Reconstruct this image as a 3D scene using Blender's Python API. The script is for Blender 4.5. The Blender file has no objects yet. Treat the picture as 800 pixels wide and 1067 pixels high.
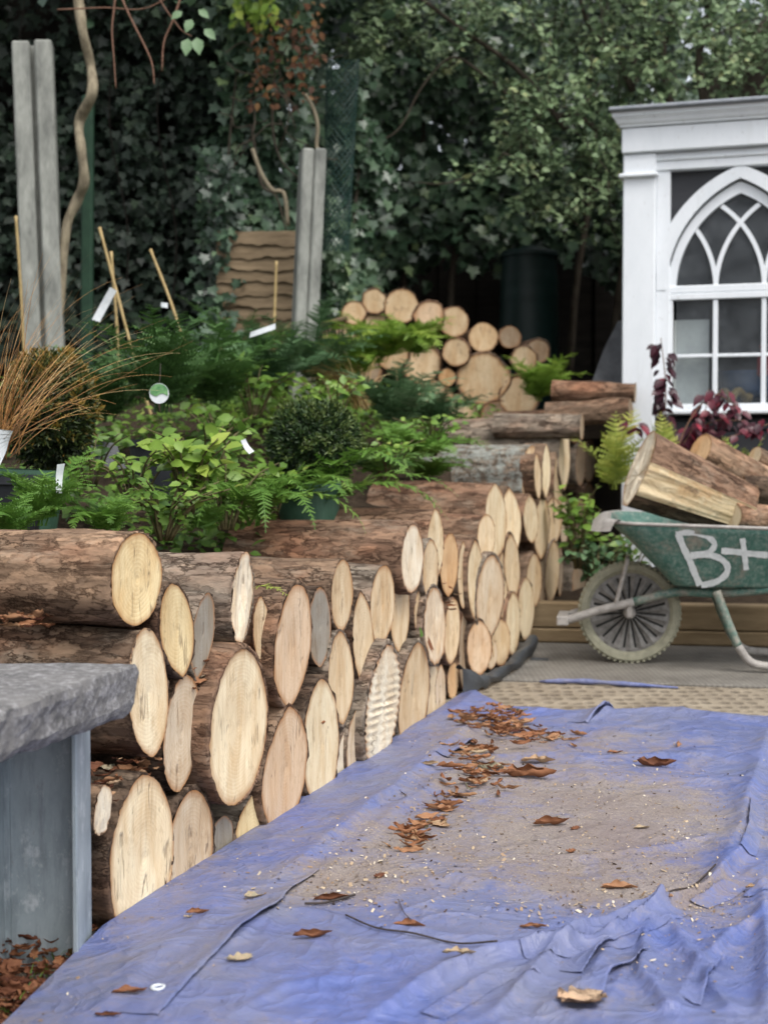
import bpy, math, random
import numpy as np
from mathutils import Vector, Matrix

random.seed(7)
rng = np.random.default_rng(7)
SC = bpy.context.scene
COL = SC.collection
R = math.radians

# ------------------------------------------------------------------ camera / survey
CAMZ, FPX = 0.80, 1482.0
PITCH = math.atan(55.5 / FPX)
cp, sp = math.cos(PITCH), math.sin(PITCH)


def ray(u, v):
    a, b = (u - 400) / FPX, -(v - 533.5) / FPX
    return np.array([a, cp + b * sp, -sp + b * cp])


def at(u, v, Y):                      # the place at depth Y seen in that direction
    d = ray(u, v)
    return np.array([0, 0, CAMZ]) + d * (Y / d[1])


def gnd(u, v, z=0.0):                 # the place on the ground
    d = ray(u, v)
    return np.array([0, 0, CAMZ]) + d * ((z - CAMZ) / d[2])


def wall_x(Y):
    return -0.488 + 0.31 * (Y - 2.386)


WN = np.array([1, -0.31, 0]) / math.hypot(1, 0.31)      # out of the stack, to the path
WT = np.array([0.31, 1, 0]) / math.hypot(1, 0.31)       # along the stack


def on_wall(u, v, off=0.0):
    d = ray(u, v)
    # (p - p0).WN = off
    p0 = np.array([-0.488, 2.386, 0])
    c = np.array([0, 0, CAMZ])
    t = (off - (c - p0) @ WN) / (d @ WN)
    return c + d * t


# ------------------------------------------------------------------ helpers
def _hash(i, j, k, seed):
    n = (i * 374761393 + j * 668265263 + k * 2147483647 + seed * 974711) & 0xFFFFFFFF
    n = ((n ^ (n >> 13)) * 1274126177) & 0xFFFFFFFF
    n = (n ^ (n >> 16)) & 0xFFFFFFFF
    return n.astype(np.float64) / 0xFFFFFFFF


def vnoise(p, seed=0):
    p = np.asarray(p, float)
    i = np.floor(p).astype(np.int64)
    f = p - i
    f = f * f * (3 - 2 * f)
    out = 0
    for a in (0, 1):
        for b in (0, 1):
            for c in (0, 1):
                w = (f[:, 0] if a else 1 - f[:, 0]) * (f[:, 1] if b else 1 - f[:, 1]) * (f[:, 2] if c else 1 - f[:, 2])
                out = out + w * _hash(i[:, 0] + a, i[:, 1] + b, i[:, 2] + c, seed)
    return out * 2 - 1


def fbm(p, oct=4, seed=0):
    p = np.asarray(p, float)
    s, amp, tot = 0, 1.0, 0
    for o in range(oct):
        s = s + amp * vnoise(p * 2 ** o + 17.3 * o, seed + o)
        tot += amp
        amp *= 0.5
    return s / tot


def link(o, parent=None):
    COL.objects.link(o)
    if parent is not None:
        o.parent = parent
    return o


def tag(o, label=None, cat=None, group=None, kind=None):
    if label: o['label'] = label
    if cat: o['category'] = cat
    if group: o['group'] = group
    if kind: o['kind'] = kind
    return o


def empty(name, loc=(0, 0, 0), rz=0.0, rot=None):
    o = bpy.data.objects.new(name, None)
    o.empty_display_size = 0.1
    o.location = loc
    o.rotation_euler = rot if rot is not None else (0, 0, rz)
    return link(o)


def mk(name, V, F, mats, parent=None, attrs=None, smooth=False, fmat=None, loc=None, rz=0, color=None):
    me = bpy.data.meshes.new(name)
    V = np.asarray(V, np.float64)
    if isinstance(F, np.ndarray):
        n, k = F.shape
        me.vertices.add(len(V))
        me.vertices.foreach_set('co', V.astype(np.float32).ravel())
        me.loops.add(n * k)
        me.loops.foreach_set('vertex_index', F.astype(np.int32).ravel())
        me.polygons.add(n)
        me.polygons.foreach_set('loop_start', np.arange(0, n * k, k, dtype=np.int32))
        me.polygons.foreach_set('loop_total', np.full(n, k, np.int32))
        me.update(calc_edges=True)
    else:
        me.from_pydata([tuple(x) for x in V], [], [tuple(int(i) for i in f) for f in F])
        me.update()
    if attrs:
        for an, av in attrs.items():
            a = me.attributes.new(an, 'FLOAT', 'POINT')
            a.data.foreach_set('value', np.asarray(av, np.float32))
    if smooth:
        me.polygons.foreach_set('use_smooth', np.ones(len(me.polygons), bool))
    for m in (mats if isinstance(mats, (list, tuple)) else [mats]):
        me.materials.append(m)
    if fmat is not None:
        me.polygons.foreach_set('material_index', np.asarray(fmat, np.int32))
    o = bpy.data.objects.new(name, me)
    link(o, parent)
    if loc is not None: o.location = loc
    if rz: o.rotation_euler.z = rz
    if color is not None: o.color = (*color, 1) if len(color) == 3 else color
    return o


class MB:
    """collects simple shapes into one mesh"""
    def __init__(self):
        self.V, self.F, self.M = [], [], []

    def add(self, V, F, m=0):
        b = len(self.V)
        self.V += [tuple(map(float, v)) for v in V]
        self.F += [tuple(int(i) + b for i in f) for f in F]
        self.M += [m] * len(F)
        return self

    def box(self, c, s, ax=None, bev=0.0, m=0):
        c = np.asarray(c, float); h = np.asarray(s, float) / 2
        A = np.eye(3) if ax is None else np.asarray(ax, float)
        if bev <= 0:
            P = [(x, y, z) for x in (-1, 1) for y in (-1, 1) for z in (-1, 1)]
            V = [c + A.T @ (np.array(p) * h) for p in P]
            F = [(0, 1, 3, 2), (4, 6, 7, 5), (0, 4, 5, 1), (2, 3, 7, 6), (0, 2, 6, 4), (1, 5, 7, 3)]
            return self.add(V, F, m)
        # chamfered box: 24 verts
        V = []; idx = {}
        for x in (-1, 1):
            for y in (-1, 1):
                for z in (-1, 1):
                    for a in range(3):
                        p = np.array([x, y, z]) * h
                        for b in range(3):
                            if b != a: p[b] -= (x, y, z)[b] * min(bev, h[b] * .9)
                        idx[(x, y, z, a)] = len(V); V.append(c + A.T @ p)
        F = []
        for a in range(3):
            b, d = (a + 1) % 3, (a + 2) % 3
            for s_ in (-1, 1):
                q = []
                for sb, sd in ((-1, -1), (1, -1), (1, 1), (-1, 1)):
                    k = [0, 0, 0]; k[a] = s_; k[b] = sb; k[d] = sd
                    q.append(idx[(*k, a)])
                F.append(tuple(q if s_ > 0 else q[::-1]))
            for sb in (-1, 1):
                for sd in (-1, 1):
                    k0 = [0, 0, 0]; k1 = [0, 0, 0]
                    k0[a] = -1; k1[a] = 1
                    k0[b] = k1[b] = sb; k0[d] = k1[d] = sd
                    q = (idx[(*k0, b)], idx[(*k1, b)], idx[(*k1, d)], idx[(*k0, d)])
                    F.append(q if sb * sd > 0 else q[::-1])
        for x in (-1, 1):
            for y in (-1, 1):
                for z in (-1, 1):
                    q = tuple(idx[(x, y, z, a)] for a in range(3))
                    F.append(q if x * y * z > 0 else q[::-1])
        return self.add(V, F, m)

    def tube(self, pts, rad, n=8, m=0, cap=True):
        pts = [np.asarray(p, float) for p in pts]
        rad = [rad] * len(pts) if np.isscalar(rad) else rad
        V = []; F = []
        up = np.array([0.13, 0.21, 0.97])
        pa = None
        for i, p in enumerate(pts):
            t = pts[min(i + 1, len(pts) - 1)] - pts[max(i - 1, 0)]
            t = t / (np.linalg.norm(t) + 1e-9)
            ref = up if pa is None else pa
            a = ref - t * (ref @ t)
            if np.linalg.norm(a) < 1e-3: a = np.array([1, 0, 0]) - t * t[0]
            a /= np.linalg.norm(a); pa = a
            b = np.cross(t, a)
            for k in range(n):
                w = 2 * math.pi * k / n
                V.append(p + rad[i] * (math.cos(w) * a + math.sin(w) * b))
        for i in range(len(pts) - 1):
            for k in range(n):
                k2 = (k + 1) % n
                F.append((i * n + k, i * n + k2, (i + 1) * n + k2, (i + 1) * n + k))
        if cap:
            F.append(tuple(range(n))[::-1])
            F.append(tuple((len(pts) - 1) * n + k for k in range(n)))
        return self.add(V, F, m)

    def lathe(self, prof, c=(0, 0, 0), n=32, ax=None, m=0):
        c = np.asarray(c, float); A = np.eye(3) if ax is None else np.asarray(ax, float)
        V = []; F = []
        for r, z in prof:
            for k in range(n):
                w = 2 * math.pi * k / n
                V.append(c + A.T @ np.array([r * math.cos(w), r * math.sin(w), z]))
        for i in range(len(prof) - 1):
            for k in range(n):
                k2 = (k + 1) % n
                F.append((i * n + k, i * n + k2, (i + 1) * n + k2, (i + 1) * n + k))
        return self.add(V, F, m)

    def build(self, name, mats, parent=None, smooth=False, **k):
        return mk(name, self.V, self.F, mats, parent, smooth=smooth, fmat=self.M, **k)


def smooth_path(pts, n=8):
    P = [np.asarray(p, float) for p in pts]
    P = [2 * P[0] - P[1]] + P + [2 * P[-1] - P[-2]]
    out = []
    for i in range(1, len(P) - 2):
        for k in range(n):
            t = k / n
            a, b, c, d = P[i - 1], P[i], P[i + 1], P[i + 2]
            out.append(.5 * ((2 * b) + (c - a) * t + (2 * a - 5 * b + 4 * c - d) * t * t + (3 * b - a - 3 * c + d) * t ** 3))
    out.append(P[-2])
    return out


# ------------------------------------------------------------------ materials
class NT:
    def __init__(self, name):
        self.m = bpy.data.materials.new(name)
        self.m.use_nodes = True
        self.t = self.m.node_tree
        self.t.nodes.clear()
        self.out = self.n('ShaderNodeOutputMaterial')
        self.b = self.n('ShaderNodeBsdfPrincipled')
        self.l(self.b.outputs[0], self.out.inputs[0])

    def n(self, typ, **k):
        x = self.t.nodes.new(typ)
        for a, v in k.items(): setattr(x, a, v)
        return x

    def l(self, a, b): self.t.links.new(a, b)

    def val(self, sock, v):
        if hasattr(v, 'is_output') or isinstance(v, bpy.types.NodeSocket): self.l(v, sock)
        else: sock.default_value = v

    def coord(self, scale=(1, 1, 1), which='Object'):
        tc = self.n('ShaderNodeTexCoord'); mp = self.n('ShaderNodeMapping')
        self.l(tc.outputs[which], mp.inputs[0]); mp.inputs['Scale'].default_value = scale
        return mp.outputs[0]

    def noise(self, vec, scale, detail=4, rough=.55, dist=0.0):
        x = self.n('ShaderNodeTexNoise')
        self.l(vec, x.inputs['Vector'])
        x.inputs['Scale'].default_value = scale; x.inputs['Detail'].default_value = detail
        x.inputs['Roughness'].default_value = rough; x.inputs['Distortion'].default_value = dist
        return x.outputs['Fac']

    def vor(self, vec, scale, feature='F1', out='Distance', rnd=None):
        x = self.n('ShaderNodeTexVoronoi', feature=feature)
        self.l(vec, x.inputs['Vector']); x.inputs['Scale'].default_value = scale
        if rnd is not None: x.inputs['Randomness'].default_value = rnd
        return x.outputs[out]

    def ramp(self, fac, stops, interp='LINEAR'):
        x = self.n('ShaderNodeValToRGB'); x.color_ramp.interpolation = interp
        e = x.color_ramp.elements
        while len(e) > 1: e.remove(e[0])
        for i, (p, c) in enumerate(stops):
            q = e[0] if i == 0 else e.new(p)
            q.position = p
            q.color = (*c, 1) if hasattr(c, '__len__') else (c, c, c, 1)
        self.l(fac, x.inputs[0])
        return x.outputs[0]

    def mix(self, fac, a, b, mode='MIX'):
        x = self.n('ShaderNodeMix', data_type='RGBA', blend_type=mode)
        self.val(x.inputs['Factor'], fac)
        for s, v in ((x.inputs['A'], a), (x.inputs['B'], b)):
            if isinstance(v, tuple): v = (*v, 1) if len(v) == 3 else v
            self.val(s, v)
        return x.outputs['Result']

    def math(self, op, a, b=0.0, c=None):
        x = self.n('ShaderNodeMath', operation=op)
        self.val(x.inputs[0], a); self.val(x.inputs[1], b)
        if c is not None: self.val(x.inputs[2], c)
        return x.outputs[0]

    def attr(self, name, typ='GEOMETRY', out='Fac'):
        x = self.n('ShaderNodeAttribute', attribute_name=name, attribute_type=typ)
        return x.outputs[out]

    def bump(self, h, strength=.5, dist=.01, nrm=None):
        x = self.n('ShaderNodeBump')
        self.l(h, x.inputs['Height'])
        x.inputs['Strength'].default_value = strength; x.inputs['Distance'].default_value = dist
        if nrm is not None: self.l(nrm, x.inputs['Normal'])
        return x.outputs[0]

    def fin(self, col, rough=.7, nrm=None, spec=.3, metal=0.0):
        self.val(self.b.inputs['Base Color'], (*col, 1) if isinstance(col, tuple) and len(col) == 3 else col)
        self.val(self.b.inputs['Roughness'], rough)
        self.b.inputs['Specular IOR Level'].default_value = spec
        self.val(self.b.inputs['Metallic'], metal)
        if nrm is not None: self.l(nrm, self.b.inputs['Normal'])
        return self.m


def m_bark():
    t = NT('bark')
    oi = t.n('ShaderNodeObjectInfo')
    tc = t.n('ShaderNodeTexCoord')
    off = t.n('ShaderNodeVectorMath', operation='MULTIPLY_ADD')
    cx = t.n('ShaderNodeCombineXYZ')
    for i in range(3): t.l(oi.outputs['Random'], cx.inputs[i])
    t.l(cx.outputs[0], off.inputs[0]); off.inputs[1].default_value = (7, 9, 11)
    t.l(tc.outputs['Object'], off.inputs[2])
    mp = t.n('ShaderNodeMapping'); t.l(off.outputs[0], mp.inputs[0]); mp.inputs['Scale'].default_value = (.42, 1, 1)
    v = mp.outputs[0]
    nz = t.n('ShaderNodeTexNoise'); t.l(v, nz.inputs['Vector']); nz.inputs['Scale'].default_value = 26; nz.inputs['Detail'].default_value = 6; nz.inputs['Roughness'].default_value = .7
    dv = t.n('ShaderNodeVectorMath', operation='MULTIPLY_ADD'); t.l(nz.outputs['Color'], dv.inputs[0]); dv.inputs[1].default_value = (.085, .085, .085); t.l(v, dv.inputs[2])
    cell = t.vor(dv.outputs[0], 38, 'F1', 'Color')
    edge = t.vor(dv.outputs[0], 38, 'DISTANCE_TO_EDGE', 'Distance')
    cb = t.n('ShaderNodeRGBToBW'); t.l(cell, cb.inputs[0])
    big = t.noise(v, 7, 5, .6)
    fine = t.noise(v, 75, 6, .72)
    gm = t.n('ShaderNodeMapping'); t.l(off.outputs[0], gm.inputs[0]); gm.inputs['Scale'].default_value = (.13, 1, 1)
    grain = t.noise(gm.outputs[0], 60, 6, .7, .6)
    cm = t.ramp(t.noise(v, 13, 4, .6), [(.42, 0.0), (.62, 1.0)])
    crack = t.math('MAXIMUM', t.ramp(edge, [(0, 0.0), (.035, .5), (.10, 1.0)]), t.math('SUBTRACT', 1.0, cm))
    groove = t.ramp(grain, [(.30, 0.0), (.46, 1.0)])
    tone = t.ramp(t.math('ADD', t.math('MULTIPLY', cb.outputs[0], .35), t.math('ADD', t.math('MULTIPLY', fine, .35), t.math('MULTIPLY', grain, .30))),
                  [(.28, (.42, .35, .31)), (.5, (1.0, .95, .9)), (.72, (1.75, 1.62, 1.45))])
    base = t.mix(1, oi.outputs['Color'], tone, 'MULTIPLY')
    red = t.mix(t.ramp(big, [(.48, 0.0), (.68, .5)]), base, t.mix(1, base, (1.22, .82, .68), 'MULTIPLY'))
    pale = t.mix(t.ramp(t.noise(v, 12, 6, .75), [(.54, 0.0), (.72, .5)]), red, (.33, .28, .215))
    colr = t.mix(t.math('MULTIPLY', crack, t.math('ADD', .35, t.math('MULTIPLY', groove, .65))), t.mix(1, pale, (.26, .21, .18), 'MULTIPLY'), pale)
    # lichen by amount custom property
    la = oi.outputs['Alpha']
    lm = t.math('MULTIPLY', la, t.ramp(t.noise(off.outputs[0], 26, 7, .78), [(.44, 0.0), (.56, .9)]))
    colr = t.mix(lm, colr, t.mix(fine, (.15, .165, .145), (.40, .42, .385)))
    h = t.math('ADD', t.math('MULTIPLY', crack, .35), t.math('ADD', t.math('MULTIPLY', cb.outputs[0], .6), t.math('ADD', t.math('MULTIPLY', fine, .55), t.math('MULTIPLY', groove, .5))))
    return t.fin(colr, .9, t.bump(h, .9, .008), .15)


def m_face():
    t = NT('cut wood')
    oi = t.n('ShaderNodeObjectInfo')
    rad = t.attr('rad')
    tc = t.n('ShaderNodeTexCoord')
    off = t.n('ShaderNodeVectorMath', operation='MULTIPLY_ADD')
    cx = t.n('ShaderNodeCombineXYZ')
    for i in range(3): t.l(oi.outputs['Random'], cx.inputs[i])
    t.l(cx.outputs[0], off.inputs[0]); off.inputs[1].default_value = (5, 3, 8)
    t.l(tc.outputs['Object'], off.inputs[2])
    P = off.outputs[0]
    mp = t.n('ShaderNodeMapping'); t.l(P, mp.inputs[0]); mp.inputs['Scale'].default_value = (1, 1, .09)
    streak = t.noise(mp.outputs[0], 130, 5, .7)
    mp2 = t.n('ShaderNodeMapping'); t.l(P, mp2.inputs[0]); mp2.inputs['Scale'].default_value = (1, 1, .35)
    patch = t.noise(mp2.outputs[0], 14, 4, .6, .5)
    fleck = t.noise(mp2.outputs[0], 90, 3, .8)
    # rings
    wv = t.n('ShaderNodeTexWave', wave_type='RINGS', rings_direction='X', wave_profile='SAW')
    t.l(tc.outputs['Object'], wv.inputs[0]); wv.inputs['Scale'].default_value = 42; wv.inputs['Distortion'].default_value = 2.2
    wv.inputs['Detail'].default_value = 2; wv.inputs['Detail Scale'].default_value = .6
    ring = wv.outputs['Fac']
    c = oi.outputs['Color']
    c = t.mix(t.ramp(patch, [(.40, 0.0), (.70, .75)]), c, t.mix(1, c, (.74, .58, .42), 'MULTIPLY'))
    c = t.mix(t.ramp(streak, [(.30, .42), (.52, 0.0)]), c, t.mix(1, c, (.66, .56, .45), 'MULTIPLY'))
    c = t.mix(t.ramp(streak, [(.55, 0.0), (.8, .6)]), c, t.mix(1, c, (1.22, 1.22, 1.25), 'MULTIPLY'))
    mp3 = t.n('ShaderNodeMapping'); t.l(P, mp3.inputs[0]); mp3.inputs['Scale'].default_value = (1, 1, .14)
    ck = t.math('ABSOLUTE', t.math('SUBTRACT', t.noise(mp3.outputs[0], 21, 3, .5, .3), .5))
    ckm = t.math('MULTIPLY', t.ramp(ck, [(.004, 1.0), (.016, 0.0)]), t.ramp(t.noise(P, 17, 2), [(.52, 0.0), (.62, 1.0)]))
    saw = t.n('ShaderNodeTexWave', wave_type='BANDS', bands_direction='Z'); vr = t.n('ShaderNodeVectorRotate', rotation_type='X_AXIS'); t.l(P, vr.inputs['Vector']); t.l(t.math('MULTIPLY', oi.outputs['Random'], 3.0), vr.inputs['Angle']); t.l(vr.outputs[0], saw.inputs[0]); saw.inputs['Scale'].default_value = 46; saw.inputs['Distortion'].default_value = 7.0; saw.inputs['Detail'].default_value = 4; saw.inputs['Detail Roughness'].default_value = .7
    c = t.mix(t.math('MULTIPLY', t.math('MULTIPLY', saw.outputs['Fac'], t.ramp(t.noise(P, 9, 3), [(.48, 0.0), (.66, 1.0)])), .10), c, t.mix(1, c, (.72, .62, .50), 'MULTIPLY'))
    c = t.mix(t.ramp(t.noise(P, 19, 6, .75), [(.54, 0.0), (.70, .55)]), c, t.mix(1, c, (.60, .52, .45), 'MULTIPLY'))
    rf = oi.outputs['Alpha']
    c = t.mix(t.math('MULTIPLY', t.math('MULTIPLY', ring, rf), .6), c, t.mix(1, c, (.62, .44, .28), 'MULTIPLY'))
    c = t.mix(t.ramp(fleck, [(.62, 0.0), (.76, .6)]), c, (.16, .10, .05))
    c = t.mix(t.math('MULTIPLY', ckm, .5), c, (.16, .10, .06))
    ew = t.math('ADD', rad, t.math('MULTIPLY', t.math('SUBTRACT', t.noise(P, 22, 4, .6), .5), .10))
    rim = t.ramp(ew, [(.86, 0.0), (.95, .45), (1.02, .9)])
    c = t.mix(rim, c, t.mix(t.noise(P, 45), (.20, .075, .025), (.42, .20, .07)))
    h = t.math('ADD', t.math('MULTIPLY', streak, .7), t.math('ADD', t.math('MULTIPLY', saw.outputs['Fac'], .05), t.math('SUBTRACT', t.math('MULTIPLY', ring, .25), t.math('MULTIPLY', ckm, 1.2))))
    return t.fin(c, .85, t.bump(h, .6, .004), .15)


def m_leaf(name, stops, rough=.45, trans=.25, spec=.35):
    t = NT(name)
    r = t.attr('rnd')
    c = t.ramp(r, stops)
    n = t.noise(t.coord((1, 1, 1)), 35, 2)
    c = t.mix(t.ramp(n, [(.35, .35), (.65, 0.0)]), c, t.mix(1, c, (.6, .62, .6), 'MULTIPLY'))
    t.fin(c, rough, None, spec)
    tr = t.n('ShaderNodeBsdfTranslucent'); t.l(c, tr.inputs[0])
    mx = t.n('ShaderNodeMixShader'); mx.inputs[0].default_value = trans
    t.l(t.b.outputs[0], mx.inputs[1]); t.l(tr.outputs[0], mx.inputs[2])
    t.l(mx.outputs[0], t.out.inputs[0])
    return t.m


def m_simple(name, c1, c2, scale=20, rough=.7, bump=.2, stretch=(1, 1, 1), spec=.3, metal=0, dist=.004, det=5):
    t = NT(name)
    v = t.coord(stretch)
    n = t.noise(v, scale, det, .62)
    n2 = t.noise(v, scale * 5, 3, .6)
    c = t.mix(t.ramp(t.math('ADD', t.math('MULTIPLY', n, .75), t.math('MULTIPLY', n2, .25)), [(.32, 0.0), (.68, 1.0)]), c1, c2)
    return t.fin(c, rough, t.bump(t.math('ADD', n, t.math('MULTIPLY', n2, .5)), bump, dist), spec, metal)


M = {}
M['bark'] = m_bark()
M['face'] = m_face()
M['ivy'] = m_leaf('ivy leaves', [(0, (.030, .056, .034)), (.5, (.066, .122, .068)), (.85, (.135, .205, .115)), (1, (.21, .29, .13))], .34, .2, .5)
M['ivy_dark'] = m_leaf('shaded ivy leaves', [(0, (.014, .023, .016)), (.6, (.027, .046, .029)), (1, (.052, .082, .046))], .5, .15, .3)  # shade and haze of the gloomy left corner put into the leaf colours
M['pale'] = m_leaf('grey green leaves', [(0, (.06, .10, .05)), (.5, (.145, .215, .105)), (.85, (.24, .32, .165)), (1, (.36, .40, .19))], .5, .2, .3)
M['fern'] = m_leaf('fern fronds', [(0, (.03, .072, .02)), (.6, (.075, .165, .04)), (1, (.16, .28, .07))], .5, .25)
M['fern_bright'] = m_leaf('bright fern fronds', [(0, (.06, .15, .02)), (.6, (.13, .26, .04)), (1, (.24, .38, .07))], .5, .3)
M['fern_yellow'] = m_leaf('yellowing fern fronds', [(0, (.15, .22, .04)), (.5, (.30, .36, .06)), (1, (.50, .46, .10))], .55, .3)
M['fern_blue'] = m_leaf('blue green fern fronds', [(0, (.035, .08, .032)), (.6, (.09, .175, .075)), (1, (.20, .30, .16))], .5, .2)
M['leafy'] = m_leaf('fresh leaves', [(0, (.055, .12, .022)), (.5, (.145, .26, .04)), (.85, (.26, .38, .07)), (1, (.42, .48, .12))], .42, .3)
M['lime'] = m_leaf('lime leaves', [(0, (.11, .21, .03)), (.5, (.21, .34, .05)), (1, (.38, .47, .09))], .42, .35)
M['yew'] = m_leaf('yew needles', [(0, (.010, .024, .008)), (.6, (.030, .062, .016)), (1, (.085, .12, .028))], .5, .1)
M['yew_gold'] = m_leaf('bronze yew needles', [(0, (.010, .020, .006)), (.55, (.036, .060, .013)), (.85, (.10, .095, .018)), (1, (.20, .125, .02))], .5, .15)
M['sedge'] = m_leaf('bronze sedge blades', [(0, (.13, .075, .025)), (.35, (.36, .17, .06)), (.65, (.56, .31, .11)), (1, (.70, .56, .32))], .5, .2)
M['straw'] = m_leaf('straw blades', [(0, (.20, .13, .05)), (.6, (.40, .27, .10)), (1, (.50, .42, .22))], .5, .2)
M['purple'] = m_leaf('purple leaves', [(0, (.022, .010, .016)), (.5, (.065, .014, .024)), (.85, (.17, .02, .035)), (1, (.28, .03, .05))], .35, .2, .4)
M['autumn'] = m_leaf('autumn leaves', [(0, (.07, .03, .015)), (.5, (.17, .07, .03)), (1, (.30, .16, .06))], .6, .25)
M['dead'] = m_leaf('dead leaves', [(0, (.075, .026, .016)), (.25, (.17, .068, .034)), (.5, (.30, .135, .066)), (.75, (.38, .225, .125)), (.9, (.42, .33, .22)), (1, (.24, .235, .17))], .7, .12, .2)
M['chips'] = m_leaf('wood chips', [(0, (.07, .045, .03)), (.35, (.25, .17, .11)), (.75, (.48, .38, .26)), (1, (.66, .59, .47))], .8, .0, .2)
M['stem'] = m_simple('plant stem', (.06, .05, .02), (.13, .11, .05), 60)
M['twig'] = m_simple('reddish twig', (.10, .05, .03), (.22, .12, .08), 60)
M['trunk'] = m_simple('grey tree bark', (.035, .028, .022), (.10, .085, .065), 30, .9, .7, (1, 1, .3), .1, 0, .01)
M['vine'] = m_simple('pale vine bark', (.12, .10, .07), (.30, .26, .18), 40, .9, .7, (1, 1, .3), .1, 0, .008)
M['soil'] = m_simple('garden soil', (.018, .013, .009), (.07, .05, .034), 22, .95, .9, (1, 1, 1), .1, 0, .03)
M['gravel'] = m_simple('gritty ground', (.06, .05, .04), (.24, .21, .17), 60, .95, .9, (1, 1, 1), .1, 0, .02)
M['concrete'] = m_simple('concrete post', (.12, .125, .115), (.31, .32, .29), 14, .9, .35, (1, 1, .35), .15, 0, .004)
M['cane'] = m_simple('bamboo cane', (.24, .17, .07), (.40, .30, .14), 30, .6, .1)
M['green_post'] = m_simple('green painted post', (.010, .032, .018), (.02, .055, .03), 18, .6, .15)
M['tag_white'] = m_simple('white plastic label', (.50, .54, .57), (.68, .71, .73), 25, .5, .05)
M['tag_green'] = m_simple('green label print', (.03, .14, .05), (.20, .38, .16), 80, .5, .02)
M['pot'] = m_simple('dull green plant pot', (.035, .085, .055), (.06, .125, .085), 15, .5, .05)
M['pot_black'] = m_simple('black plant pot', (.008, .009, .011), (.02, .022, .028), 15, .5, .05)
M['black_plastic'] = m_simple('black plastic sheet', (.014, .016, .019), (.06, .065, .07), 9, .5, .4, (1, 1, 1), .4, 0, .01)
M['butt'] = m_simple('dark green barrel plastic', (.003, .012, .010), (.006, .021, .018), 6, .5, .05)
M['dark_wood'] = m_simple('dark shade-toned boards', (.008, .007, .006), (.022, .019, .016), 18, .9, .4, (.2, .2, 1), .1)  # near-black: the shade behind the hedge is put into the board colour
M['waney'] = m_simple('brown waney boards', (.10, .072, .043), (.23, .172, .108), 14, .85, .5, (.3, 1, 2.2), .15, 0, .006)
M['sleeper'] = m_simple('new softwood sleeper', (.155, .108, .060), (.275, .205, .12), 12, .8, .25, (.25, 1, 2.5), .2)
M['net'] = m_simple('green wire netting', (.012, .035, .03), (.03, .07, .06), 30, .5, .05)


def m_white():
    t = NT('chalky white paint')
    v = t.coord((1, 1, .5))
    n = t.noise(v, 5, 6, .65); n2 = t.noise(v, 60, 4, .7)
    c = t.mix(t.ramp(n, [(.35, 0.0), (.75, .6)]), (.72, .75, .78), (.55, .59, .62))
    c = t.mix(t.ramp(n2, [(.62, 0.0), (.74, .6)]), c, (.30, .29, .27))
    c = t.mix(t.ramp(t.noise(t.coord((3, 3, .25)), 9, 5, .7), [(.58, 0.0), (.8, .30)]), c, (.40, .41, .38))
    return t.fin(c, .55, t.bump(t.math('ADD', n, n2), .2, .003), .35)


def m_siding():
    t = NT('charcoal painted boards')
    v = t.coord((.25, 1, 1))
    n = t.noise(v, 20, 5, .65)
    c = t.mix(n, (.014, .015, .018), (.04, .042, .048))
    return t.fin(c, .55, t.bump(n, .3, .003), .35)


def m_glass():
    t = NT('dusty window glass')
    n = t.noise(t.coord((1, 1, 1)), 9, 5, .65)
    tr = t.n('ShaderNodeBsdfTransparent'); tr.inputs[0].default_value = (.86, .9, .92, 1)
    t.fin(t.mix(n, (.05, .058, .068), (.15, .165, .18)), .07, None, .6)
    mx = t.n('ShaderNodeMixShader')
    t.l(t.ramp(n, [(.3, .26), (.75, .52)]), mx.inputs[0])
    t.l(tr.outputs[0], mx.inputs[1]); t.l(t.b.outputs[0], mx.inputs[2]); t.l(mx.outputs[0], t.out.inputs[0])
    return t.m


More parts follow.
